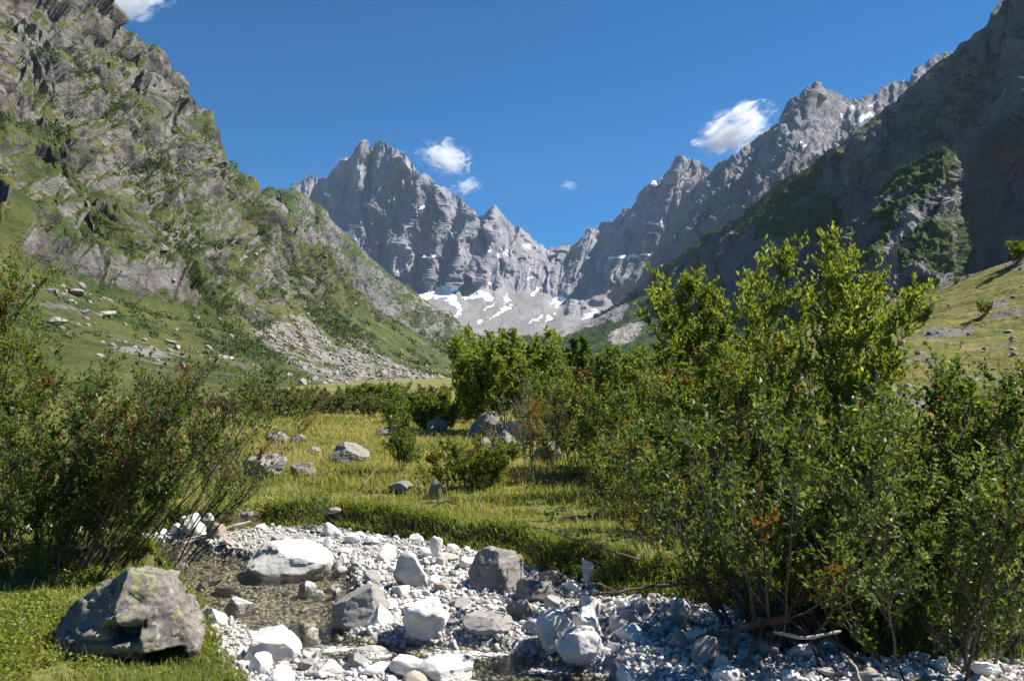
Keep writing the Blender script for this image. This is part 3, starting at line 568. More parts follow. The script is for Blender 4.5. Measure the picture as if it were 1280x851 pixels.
def ln_attr(P, N, V, px, py):
    cl = ln_cliff(px, py); n = fbm(P, 1/28, 5, seed=120); n2 = fbm(P*[1, .45, 1], 1/14, 5, .6, seed=122)
    sq = np.stack([(px*.8+py*.6)/75, (py*.8-px*.6)/19, 0*px], -1)
    vn = fbm(sq, 1., 5, .55, seed=124); big = fbm(P, 1/75, 3, seed=125)
    vg = np.clip(sstep(.435, .54, vn*.75+.25*big+.42*(N[..., 2]-.42)+.10*(n-.5))*cl+(1-cl)*(.72+.5*(n-.4)), 0, 1)
    sl = np.zeros(px.shape)
    for a in LN_SLABS: sl = np.maximum(sl, ell(px, py, *a))
    vg = np.clip(vg-.45*sl+.6*ell(px, py, 110, 235, 120, 14, 28)*cl*.6+.5*ell(px, py, 240, 350, 120, 16, 34), 0, 1)
    # scree: streaks below the cliffs on the right, scattered blocks under the cliff on the left
    wig = (n2-.5)*40
    sc = np.maximum.reduce([sstep(16, 4, polydist(px, py, [(285, 345), (330, 395), (400, 440), (470, 482)])+wig), sstep(26, 5, polydist(px, py, [(330, 400), (370, 440), (430, 478)])+wig), sstep(13, 3, polydist(px, py, [(350, 400), (450, 455), (520, 486)])+wig*.8), sstep(11, 2, polydist(px, py, [(430, 425), (500, 465), (560, 486)])+wig*.6),
      ell(px, py, 75, 385, 60, 26, 18)*(1.6*(n2-.42)), ell(px, py, 190, 448, 90, 22, 12)*(1.8*(n2-.42)), ell(px, py, 290, 468, 80, 22, 10)*(2.*(n2-.42))])
    n5 = fbm(P*[1, .6, 1], 1/5, 4, .6, seed=127); sc = np.clip(sc, 0, 1)*(1-cl)*sstep(.30, .58, n5+.15*(n2-.5))
    return dict(veg=np.clip(vg-.85*sc, 0, 1), scree=np.maximum(sc, .75*np.clip(sl*1.3, 0, 1)*cl))
ln_spurs = [([(150, 40), (190, 160), (270, 300)], 14, 40), ([(272, 160), (262, 215), (290, 300)], 14, 20), ([(60, 60), (90, 200), (150, 300)], 20, 50), ([(313, 245), (345, 315), (380, 350)], 22, 22)]
M['rock_slab'] = mountain_mat('slabby_wall_rock', 1.5, (.125, .114, .106), (.215, .198, .184), (.045, .041, .04), (.04, .06, .014), (.095, .10, .03), (.25, .235, .21), (1, .6, 1.25), bumpd=.8, stain=.62)
lnO, lnP, lnN, lnA, lnx, lny = sheet('mountain', ln, 900, 640, M['rock_slab'], ln_disp, ln_spurs, attrs=ln_attr, label='near slabby rock wall with grassy ledges rising on the left', back=(.2, .1))

# -- sunny meadow slope on the right
rg = [[(700, 476, 190), (820, 455, 190), (930, 425, 170), (1050, 393, 150), (1105, 377, 125), (1150, 366, 115), (1200, 348, 108), (1240, 335, 103), (1280, 322, 100), (1400, 285, 92), (1600, 225, 80)],
  [(700, 480, 120), (820, 466, 120), (1050, 425, 95), (1150, 412, 85), (1280, 392, 75), (1600, 330, 60)], [(700, 492, 75), (820, 484, 75), (1050, 474, 56), (1280, 475, 44), (1600, 480, 33)], [(700, 510, 50), (820, 508, 50), (1050, 515, 36), (1280, 530, 27), (1600, 560, 20)]]
def rg_attr(P, N, V, px, py):
    n = fbm(P, 1/6, 5, seed=131); sc = np.clip(sstep(.60, .68, n)*.8+ell(px, py, 1170, 366, 34, 7, -18)*sstep(.4, .6, n)+ell(px, py, 1250, 430, 60, 12, -15)*sstep(.42, .6, n), 0, 1)
    return dict(veg=1-sc, scree=sc)
M['meadow_slope'] = mountain_mat('meadow_slope', .8, (.2, .19, .16), (.25, .235, .2), (.13, .12, .1), (.13, .145, .03), (.23, .20, .06), (.23, .215, .18))
rgO, rgP, rgN, rgA, rgx, rgy = sheet('hill', rg, 420, 200, M['meadow_slope'], soft_disp(2.2, 22, .5, 3.5, 130), attrs=rg_attr, label='sunny yellow-green meadow slope rising on the right', back=(.05, .03))
# ------------------------------------------------------------------ stones
import bmesh
def ico(sub):
    bm = bmesh.new(); bmesh.ops.create_icosphere(bm, subdivisions=sub, radius=1)
    V = np.array([v.co[:] for v in bm.verts]); Fc = np.array([[v.index for v in f.verts] for f in bm.faces]); bm.free(); return V, Fc
ICO = {k: ico(k) for k in (2, 3, 4, 5, 6)}
def rock_shape(seed, sub=4, cuts=12, depth=(.55, .9), soft=.96, rough=.10, planes=None):
    r = R(seed); V, Fc = ICO[sub]; V = V.copy()
    N = r.randn(cuts, 3); N /= np.linalg.norm(N, axis=1, keepdims=True); D = r.uniform(*depth, cuts)
    if planes is not None:
        N = np.array([p[:3] for p in planes], float); N /= np.linalg.norm(N, axis=1, keepdims=True); D = np.array([p[3] for p in planes])
    for _ in range(2):
        for n, d in zip(N, D):
            e = V @ n-d; V = V-np.outer(np.maximum(e, 0)*soft, n)
    nr = V/np.linalg.norm(V, axis=1, keepdims=True)
    V = V+nr*((fbm(V+seed*3.1, 1.6, 4, seed=seed % 40)-.5)*rough*2.2+(fbm(V+seed, 6, 3, .6, True, seed % 37)-.45)*rough*.35)[:, None]
    return V, Fc
PROTO = []
for k in range(16):
    rr = R(900+k); V, Fc = rock_shape(50+k, 4, rr.randint(8, 15), (.48, .9), .97, rr.uniform(.04, .10))
    V = V*np.array([1, rr.uniform(.7, 1), rr.uniform(.5, .8)]); V = V/(V[:, 0].max()-V[:, 0].min())
    PROTO.append((V, Fc))
PM = {}
def proto_mesh(k, mat):
    if (k, mat) not in PM: PM[(k, mat)] = mesh('stone', PROTO[k][0], [PROTO[k][1]], [M[mat]])
    return PM[(k, mat)]
ROCKS = []                                           # x, y, radius: kept clear by the scatter
def rock(px, py, wpx, hpx, mat, label, seed, z=None, cuts=13, rough=.08, soft=.96, depth=(.48, .9), planes=None, rot=None, name='boulder', sink=.25, sub=5, dz=0, asp=.8, group=None, yo=.3):
    p = at(px, py, ZG if z is None else z)
    for _ in range(3):
        zz = ground_z(p[0], p[1]); p = at(px, py, zz if z is None else z)
    D = p[1]; w = wpx/F*D; h = hpx/F*D/(1-sink)
    V, Fc = rock_shape(seed, sub, cuts, depth, soft, rough, planes)
    rz = R(seed).uniform(0, 2*PI) if rot is None else rot
    c, s = math.cos(rz), math.sin(rz); V = V @ np.array([[c, s, 0], [-s, c, 0], [0, 0, 1]])
    q_, e_ = facets(V*1.0, np.diag([.55, .55, .4]), seed); nv_ = V/np.linalg.norm(V, axis=1, keepdims=True); V = V+nv_*(q_*.085-(1-e_)*.012)[:, None]
    lo, hi = V.min(0), V.max(0); V = (V-(lo+hi)/2)/(hi-lo)*np.array([w, w*asp, h])
    V[:, 2] += h/2-h*sink+dz
    me = mesh(name, V, [Fc], [M[mat]])
    o = link(name, me, loc=(p[0], p[1]+w*asp*yo, p[2])); ROCKS.append((p[0], p[1]+w*asp*yo, w*.5))
    return tag(o, label, 'boulder' if name == 'boulder' else 'stone', group)
W_, G_, B_, K_, L_ = 'stone_white', 'stone_grey', 'stone_brown', 'stone_dark', 'stone_meadow'
SG = 'large stones in the stream bed'
for a in [
  (362, 720, 108, 40, W_, 'broad low white boulder lying in the clear pool like a whale back', 11, dict(cuts=6, asp=.7, planes=[(0, 0, 1, .55), (-.6, -.3, .6, .55), (.35, -.2, .9, .45), (0, -1, .5, .6)], rot=0, yo=.05)),
  (513, 735, 48, 46, G_, 'smooth grey boulder like a rounded block standing on the gravel below the bank', 12, dict(asp=.8)),
  (620, 738, 72, 50, K_, 'dark grey striped boulder leaning against the bank', 13, dict(planes=[(-.6, -.5, .6, .5), (.7, -.5, .4, .5), (0, -1, .2, .6), (.2, 0, 1, .7)], rot=0)),
  (447, 780, 74, 46, G_, 'mottled grey boulder tilted against the pale triangular one', 14, dict(planes=[(-.5, 0, .85, .5), (0, -1, .4, .55), (.8, -.2, .3, .7), (-.7, -.5, .2, .7)], rot=0)),
  (470, 806, 64, 48, W_, 'pale triangular boulder at the edge of the running water', 15, dict(planes=[(-.62, -.35, .7, .38), (.72, -.3, .62, .36), (0, -1, .25, .5), (.1, .8, .5, .5)], rot=0)),
  (530, 796, 62, 44, W_, 'lumpy white boulder next to the triangular one', 16, dict(rough=.16)),
  (425, 716, 18, 26, W_, 'small upright white stone on the gravel behind the pool', 17, {}),
  (610, 795, 66, 22, G_, 'long low grey slab of stone half in the shade', 18, dict(planes=[(0, 0, 1, .4), (-.4, -.6, .7, .5), (.5, -.6, .6, .6)], rot=.1)),
  (695, 806, 54, 42, W_, 'white boulder with dappled shade beside a second white one', 19, {}),
  (728, 836, 66, 48, W_, 'wide white boulder low by the water in dappled shade', 20, {}),
  (735, 795, 40, 34, W_, 'white boulder behind the two dappled ones', 21, {}),
  (627, 825, 40, 20, W_, 'rounded white stone at the water edge', 22, {}),
  (573, 822, 26, 20, W_, 'pale angular stone at the tip of the shingle', 23, {}),
  (650, 772, 36, 24, B_, 'brownish grey stone on the shaded gravel', 24, {}),
  (337, 828, 70, 38, W_, 'big white boulder on the near shore by the little rapid', 25, {}),
  (283, 745, 34, 12, G_, 'flat grey stone breaking the surface of the pool', 26, dict(planes=[(0, 0, 1, .35)], rot=.1)),
  (262, 733, 25, 11, G_, 'smaller flat stone behind the flat grey one in the pool', 27, {}),
  (382, 748, 26, 22, W_, 'pale stone standing in the pool, the left of a touching pair', 28, {}),
  (397, 752, 16, 14, W_, 'small pale stone, the right of a touching pair in the pool', 29, {}),
  (375, 800, 42, 22, B_, 'half submerged brown stone in the little rapid', 30, dict(dz=-.01)),
  (552, 851, 78, 26, W_, 'long white boulder at the lower edge beside the channel', 31, {}),
  (510, 848, 52, 24, W_, 'round white boulder next to the long one at the lower edge', 32, {}),
  (465, 830, 56, 18, W_, 'flat white stone on the near side of the rapid', 33, {}),
  (400, 848, 46, 20, W_, 'squat white stone on the near shore between larger ones', 34, {}),
  (555, 806, 66, 16, G_, 'thin low slab of pale stone reaching into the channel', 35, {}),
  (545, 690, 17, 20, W_, 'egg shaped white stone lodged in the grass of the bank', 36, dict(z=-.08)),
  (552, 707, 16, 16, W_, 'pale angular stone below the egg shaped one', 37, {}),
  (592, 700, 14, 11, W_, 'little white cobble at the foot of the bank', 38, {}),
  (238, 672, 34, 30, W_, 'white stone at the upstream bank, largest of its pile', 39, {}),
  (268, 674, 26, 20, B_, 'brown and white stone right of the upstream pile', 40, {}),
  (258, 656, 18, 14, W_, 'top stone of the upstream pile', 41, dict(z=-.02)),
  (222, 668, 20, 14, W_, 'left stone of the upstream pile', 42, {}),
  (735, 722, 15, 24, G_, 'grey pointed stone standing upright on the bank', 43, dict(z=-.1)),
  (692, 732, 36, 18, B_, 'brown crumbly stone at the eroded foot of the bank', 44, {}),
  (672, 752, 60, 26, K_, 'dark shaded boulder behind the brownish grey stone', 45, {}),
  (790, 780, 30, 22, G_, 'grey stone on the gravel under the willow edge', 46, {}),
  (852, 772, 24, 26, G_, 'upright grey stone below the overhanging roots', 47, {}),
  (850, 812, 28, 26, G_, 'round dark stone on the shaded shingle', 48, {}),
  (930, 775, 24, 18, G_, 'pale cobble left of the root tangle', 49, {}),
  (905, 838, 26, 18, W_, 'whitish cobble low on the shaded shingle', 50, {}),
  (1235, 848, 40, 20, W_, 'pale stone under the leafy shrub at the right', 51, {}),
  (300, 770, 44, 22, W_, 'white block of stone on the near shore by the pool', 52, {}),
  (262, 782, 38, 22, W_, 'white angular stone beside the lichen boulder', 53, {}),
  (415, 803, 26, 12, B_, 'tan stone under the water of the rapid', 54, {}),
  (770, 842, 30, 24, G_, 'wet dark stone at the end of the channel', 55, {}),
  ]:
    px, py, w, h, m, lab, sd, kw = a
    rock(px, py, w, h, m, lab, sd, **kw)
MG = 'boulders lying in the meadow'
for a in [
  (328, 596, 56, 28, 'low grey boulder in the grass left of the other meadow boulders', 61, dict(asp=.9)),
  (435, 577, 52, 24, 'slanting grey slab boulder in the middle of the meadow', 62, dict(planes=[(.45, -.3, .85, .35), (-.5, -.4, .5, .5), (0, -1, .3, .6)], rot=0)),
  (376, 594, 32, 16, 'small dull boulder right of the low grey one', 63, {}),
  (546, 541, 28, 18, 'grey boulder in front of the bushes left of the broken rocks', 64, {}),
  (612, 548, 58, 34, 'large broken block with a dark hollow below the round tree', 65, dict(rough=.14)),
  (630, 566, 38, 26, 'pale wedge shaped boulder in front of the broken block', 66, dict(planes=[(-.6, -.4, .6, .4), (.6, -.4, .5, .45), (0, -1, .3, .5)], rot=0)),
  (601, 558, 26, 12, 'low flat rock left of the pale wedge', 67, {}),
  (652, 552, 38, 30, 'brown block right of the broken one', 68, {}),
  (344, 552, 28, 13, 'flat pale boulder far back in the dry grass', 69, {}),
  (500, 615, 32, 14, 'low grey stone beside the dead branch', 70, {}),
  (543, 622, 18, 24, 'upright grey stone at the foot of the low bush', 71, {}),
  (483, 545, 26, 12, 'brownish stone behind the narrow dark bush', 72, {}),
  (392, 566, 18, 8, 'tiny flat stone between the meadow boulders', 73, {}),
  (308, 648, 16, 9, 'stone peeping out of the grass on the bank', 74, {}),
  (372, 552, 20, 10, 'low stone in dry grass', 75, {}),
  (535, 530, 20, 12, 'small pale stone near the back bushes', 76, {}),
  (415, 640, 22, 6, 'flat stone sunk in the grass near the sapling', 77, {}),
  (685, 575, 40, 22, 'grey boulder half hidden in the bushes', 78, {}),
  ]:
    px, py, w, h, lab, sd, kw = a
    rock(px, py, w, h, L_, lab, sd, z=0.02, **kw)

# the big lichen boulder
def lichen_boulder():
    pl = [(.62, -.72, .30, .50), (-.52, -.72, .46, .50), (-.55, .1, .83, .60), (.2, .2, .96, .80), (.93, -.1, .36, .66), (-.95, -.2, .1, .85), (.05, -1, -.12, .56), (.3, .9, .2, .6), (.1, -.5, -.86, .62)]
    V, Fc = rock_shape(5, 6, 6, soft=.98, rough=.05, planes=pl)
    V = V/(V[:, 0].max()-V[:, 0].min())*2
    n = V/np.linalg.norm(V, axis=1, keepdims=True)
    f, g = facets(V, np.diag([.42, .42, .34]), 5); f2, g2 = facets(V, np.diag([.13, .13, .09]), 6)
    V = V+n*(f*.10-(1-g)*.02+f2*.028-(1-g2)*.006+(fbm(V, 14, 4, .6, True, 3)-.4)*.03)[:, None]
    fr_ = (V[:, 1] < -.05)
    # hollow with an overhanging roof, a split running left from its floor, a second undercut low on the right
    q = sstep(.30, .16, np.abs(V[:, 0]-.12)+.25*np.abs(V[:, 2]))*sstep(-.30, -.24, V[:, 2])*sstep(.16, -.18, V[:, 2]); V[:, 1] += q*.42*fr_
    q2 = np.exp(-(((V[:, 2]+.23+.12*V[:, 0])/.028)**2))*(V[:, 0] < .0)*(V[:, 0] > -.7)*fr_; V[:, 1] += q2*.09
    q3 = sstep(.34, .22, np.abs(V[:, 0]-.5))*sstep(-.42, -.50, V[:, 2]); V[:, 1] += q3*.4*fr_
    p = at(144, 824, -.12); D = p[1]; s = 186/F*D
    V = V*s/2; hh = 128/F*D; V[:, 2] = (V[:, 2]-V[:, 2].min())/(V[:, 2].max()-V[:, 2].min())*hh*1.12-.14
    o = link('boulder', mesh('boulder', V, [Fc], [M['stone_lichen']]), loc=(p[0], p[1]+.2, -.13))
    ROCKS.append((p[0], p[1]+.25, .42))
    tag(o, 'big angular grey boulder covered with yellow lichen at the left foreground', 'boulder')
lichen_boulder()

# cobbles of the stream bed, each its own object
rs = R(77); cob = []
def free(x, y, r, k=.8):
    for a, b, c in ROCKS:
        if (a-x)**2+(b-y)**2 < (k*(c+r))**2: return False
    for a, b, c in cob:
        if (a-x)**2+(b-y)**2 < (.85*(c+r))**2: return False
    return True
CW = 'rounded cobbles of the stream bed'
tries = 0
cands = []
while len(cob) < 232 and tries < 60000:
    tries += 1
    y = rs.uniform(4.4, 10.3); x = rs.uniform(-.62*y, .66*y)
    size = .07+.15*rs.rand()**1.8
    if tries > 9000: size = .06+.05*rs.rand()
    if not free(x, y, size*.5): continue
    z, d, w = ground_h(np.array([x]), np.array([y]))
    if d[0] > -.06 or w[0] < -.35 or (w[0] < 0 and rs.rand() > .3): continue
    cob.append((x, y, size*.5)); k = rs.randint(16)
    right = x > .9-.0*y and y < 7.6
    m = 'cobble_white' if rs.rand() < (.35 if right else .74) else (G_ if rs.rand() < .75 else B_)
    o = link('cobble', proto_mesh(k, m)); o.scale = (size, size*rs.uniform(.8, 1), size*rs.uniform(.8, 1.25))
    o.rotation_euler = (rs.uniform(-.25, .25), rs.uniform(-.25, .25), rs.uniform(0, 2*PI))
    o.location = (x, y, z[0]+size*.12)
    if w[0] < 0: lab = 'wet cobble standing in the shallow stream water'
    elif right: lab = 'cobble on the shingle in the shade of the willows'
    elif y > 7.4: lab = 'pale cobble on the gravel bar below the grassy bank'
    elif (x < -.3 and y < 6.3): lab = 'white cobble on the near shore beside the rapid'
    else: lab = 'pale cobble among the boulders in the middle of the stream bed'
    tag(o, lab, 'stone', CW)

# the finer shingle, past counting
def merge_scatter(name, pts, sizes, protos, mat, seed, squash=.75, tint=None):
    r = R(seed); Vs, Fs, T = [], [], []; off = 0
    for (x, y, z), s in zip(pts, sizes):
        V, Fc = protos[r.randint(len(protos))]; a = r.uniform(0, 2*PI); c, sn = math.cos(a), math.sin(a)
        tl = r.uniform(-.4, .4); ct, st = math.cos(tl), math.sin(tl)
        Q = V*np.array([1, r.uniform(.7, 1), squash*r.uniform(.75, 1.25)])*s
        Q = Q @ np.array([[1, 0, 0], [0, ct, st], [0, -st, ct]]) @ np.array([[c, sn, 0], [-sn, c, 0], [0, 0, 1]])
        Vs.append(Q+[x, y, z]); Fs.append(Fc+off); off += len(V); T.append(np.full(len(V), r.rand() if tint is None else tint))
    return mesh(name, np.concatenate(Vs), [np.concatenate(Fs)], [M[mat]], True, dict(tint=np.concatenate(T)))
P2 = []
for k in range(12):
    V, Fc = rock_shape(300+k, 2, 9, (.45, .9), .97, .07); P2.append((V/2, Fc))
rs = R(78); n = 60000
y = np.exp(rs.uniform(np.log(4.2), np.log(11.5), n)); x = rs.uniform(-.68, .72, n)*y
z, d, w = ground_h(x, y)
bar = sstep(7.6, 8.8, y)*(x < .3); size = (.013+(.068-.035*bar)*rs.rand(n)**2.0)*np.clip(y/7.5, .75, 1.1)
keep = (d < -.0) & ((w > -.02) | (rs.rand(n) < .16))
x, y, z, size = x[keep], y[keep], z[keep], size[keep]
me = merge_scatter('gravel', np.stack([x, y, z+size*.18], 1), size, P2, 'pebbles', 79)
tag(link('gravel', me), 'pale gravel and pebbles covering the stream bed', 'gravel', kind='stuff')
print('pebbles', len(x), 'cobbles', len(cob))
# ------------------------------------------------------------------ grass and herbs, past counting
def blades(x, y, z, h, w, lean, tint, dry, seed):
    r = R(seed); n = len(x); a = r.uniform(0, 2*PI, n); b = r.uniform(0, 2*PI, n)
    side = np.stack([np.cos(a), np.sin(a), 0*a], 1)*(w*.5)[:, None]; ld = np.stack([np.cos(b), np.sin(b), 0*a], 1)*(lean*h)[:, None]
    base = np.stack([x, y, z], 1); up = np.zeros((n, 3)); up[:, 2] = h
    mid = base+up*.55+ld*.28; tip = base+up*(1-.35*lean[:, None]**2)+ld
    V = np.stack([base-side, base+side, mid+side*.75, mid-side*.75, tip], 1).reshape(-1, 3)
    i = np.arange(n)[:, None]*5
    return V, [i+np.array([[0, 1, 2, 3]]), i+np.array([[3, 2, 4]])], np.repeat(tint, 5), np.repeat(dry, 5)
rs = R(31); n = 470000
yy = np.exp(rs.uniform(np.log(3.6), np.log(48), n)); xx = rs.uniform(-.74, .74, n)*yy
zz, dd, ww = ground_h(xx, yy)
P = np.stack([xx, yy, 0*xx], 1)
n1 = fbm(P, .55, 4, seed=51); n2 = fbm(P, 1.9, 3, seed=53); n3 = fbm(P, .16, 3, seed=55)
near_left = (xx < -.5) & (yy < 7.6)
keep = (dd > -.08) & ~((n2 < .36) & (rs.rand(n) < .6))
rp = np.array(ROCKS); 
for a, b, c in ROCKS: keep &= ((xx-a)**2+(yy-b)**2 > (c*.75)**2)
h = (.030+.050*rs.rand(n)**1.3)*(.5+1.*n2)*np.clip(yy/9, .95, 1.8)
tint = np.clip(.17+.56*sstep(.32, .70, n1)+.35*(n3-.45)+.22*sstep(11, 19, yy)-.45*np.exp(-np.clip(dd, 0, 9)/1.3)+rs.randn(n)*.10+.07*near_left, 0, 1)
seedy = (rs.rand(n) < np.where(near_left, .03, .10)*(yy < 30)); h = np.where(seedy, h*1.6+.05, h)
dry = np.where(seedy, rs.uniform(.5, 1, n), np.clip(rs.randn(n)*.18+.35*(n1-.5), 0, .6))
wd = np.where(seedy, 0.0009, .00135)*np.clip(yy, 4.5, 60)*rs.uniform(.7, 1.3, n)
k = keep
V, Fs, T, Dr_ = blades(xx[k], yy[k], zz[k]-.01, h[k], wd[k], rs.uniform(.1, .75, k.sum()), tint[k], dry[k], 32)
# turf hanging over the cut bank
nb_ = 260000; yb = rs.uniform(4.8, 11.5, nb_); xb = rs.uniform(-.62, .5, nb_)*yb; zb, db, wb = ground_h(xb, yb)
kb = (db > -.05) & (db < .26); xb, yb, zb, db = xb[kb], yb[kb], zb[kb], db[kb]; nb_ = len(xb); ng = fbm(np.stack([xb, yb, 0*xb], 1), 2.2, 3, seed=63)
kb = ng+.3*rs.rand(nb_) > .55; xb, yb, zb, db, ng = xb[kb], yb[kb], zb[kb], db[kb], ng[kb]; nb_ = len(xb)
V2, F2, T2, D2 = blades(xb, yb, zb, rs.uniform(.04, .13, nb_)*(.3+1.5*ng), .0014*yb*rs.uniform(.7, 1.3, nb_), rs.uniform(.4, 1.3, nb_), np.clip(.18+rs.randn(nb_)*.14+.5*(ng-.5), 0, 1), np.clip(rs.randn(nb_)*.15, 0, .5), 36)
Fs = [np.concatenate([Fs[i_], F2[i_]+len(V)]) for i_ in (0, 1)]; V = np.concatenate([V, V2]); T = np.concatenate([T, T2]); Dr_ = np.concatenate([Dr_, D2])
tag(link('grass', mesh('grass', V, Fs, [M['grass']], False, dict(tint=T, dry=Dr_))), 'meadow grass, green by the water and straw coloured farther back', 'grass', kind='stuff')

def leafmesh(P, A, Nn, L, Wd, tint, dry, fold=.18):
    """folded leaf blades: base P, axis A, normal N"""
    B = np.cross(Nn, A); B /= np.linalg.norm(B, axis=1, keepdims=True)+1e-9; Nn = np.cross(A, B)
    L = L[:, None]; Wd = Wd[:, None]
    V = np.stack([P, P+A*L*.38+B*Wd*.5+Nn*Wd*fold, P+A*L*.72+B*Wd*.36+Nn*Wd*fold*.6-Nn*L*.03, P+A*L-Nn*L*.10, P+A*L*.72-B*Wd*.36+Nn*Wd*fold*.6-Nn*L*.03, P+A*L*.38-B*Wd*.5+Nn*Wd*fold], 1).reshape(-1, 3)
    i = np.arange(len(P))[:, None]*6
    return V, [i+np.array([[0, 1, 2, 3]]), i+np.array([[0, 3, 4, 5]])], np.repeat(tint, 6), np.repeat(dry, 6)
def unit(v): return v/(np.linalg.norm(v, axis=-1, keepdims=True)+1e-9)
rs = R(33); n = 26000
yy = rs.uniform(3.6, 7.2, n); xx = rs.uniform(-.74, -.12, n)*yy
n2b = 9000; yb = rs.uniform(8, 11.5, n2b); xb = rs.uniform(-3.4, 2.2, n2b); yy = np.r_[yy, yb]; xx = np.r_[xx, xb]; n += n2b
zz, dd, ww = ground_h(xx, yy); nn = fbm(np.stack([xx, yy, 0*xx], 1), 1.1, 3, seed=61)
keep = (dd > .01) & (nn > .49) & ((yy < 7.5) | (dd < .35)); 
for a, b, c in ROCKS: keep &= ((xx-a)**2+(yy-b)**2 > (c*.8)**2)
xx, yy, zz, nn = xx[keep], yy[keep], zz[keep], nn[keep]; n = len(xx)
P = np.stack([xx, yy, zz+rs.rand(n)**1.4*(.02+.34*(nn-.42))+.01], 1)
A = unit(rs.randn(n, 3)*[1, 1, .35]+[0, 0, .45]); N = unit(rs.randn(n, 3)*.5+[0, 0, 1])
L = rs.uniform(.018, .04, n)*np.clip(yy/6, .9, 1.5)
V, Fs, T, Dr_ = leafmesh(P, A, N, L, L*.62, np.clip(.55+rs.randn(n)*.22, 0, 1), np.clip(rs.randn(n)*.12, 0, 1))
tag(link('undergrowth', mesh('undergrowth', V, Fs, [M['leaf_herb']], False, dict(tint=T, dry=Dr_))), 'low yellow-green herbs carpeting the near bank', 'undergrowth', kind='stuff')
# ------------------------------------------------------------------ shrubs and trees
def tubes(P, Rd, S=5):
    Mn, K, _ = P.shape; T = np.gradient(P, axis=1); T = unit(T)
    ref = np.where(np.abs(T[:, :1, 2:3]) > .9, np.array([1., 0, 0]), np.array([0, 0, 1.])); U = unit(np.cross(T, np.broadcast_to(ref, T.shape))); Wv = np.cross(T, U)
    a = np.arange(S)*2*PI/S
    ring = P[:, :, None]+(U[:, :, None]*np.cos(a)[:, None]+Wv[:, :, None]*np.sin(a)[:, None])*Rd[:, :, None, None]
    idx = np.arange(Mn*K*S).reshape(Mn, K, S); nx = np.roll(idx, -1, 2)
    Fc = np.stack([idx[:, :-1], nx[:, :-1], nx[:, 1:], idx[:, 1:]], -1).reshape(-1, 4)
    return ring.reshape(-1, 3), Fc
def curve(start, dirn, L, K, r, bend=.25, wob=.06):
    t = np.linspace(0, 1, K)[None, :, None]; n = len(start); up = np.array([0, 0, 1.])
    b = np.broadcast_to(np.asarray(bend, float), (n,))[:, None, None]
    P = start[:, None]+(dirn[:, None]*t+up*b*t*t)*L[:, None, None]
    w = np.cumsum(r.randn(n, K, 3), 1); w -= w[:, :1]; return P+w*wob*L[:, None, None]/K
def pick(P, t):
    K = P.shape[1]; f = t*(K-1); i = np.minimum(f.astype(int), K-2); u = (f-i)[:, None]; k = np.arange(len(P))
    return P[k, i]*(1-u)+P[k, i+1]*u, unit(P[k, i+1]-P[k, i])
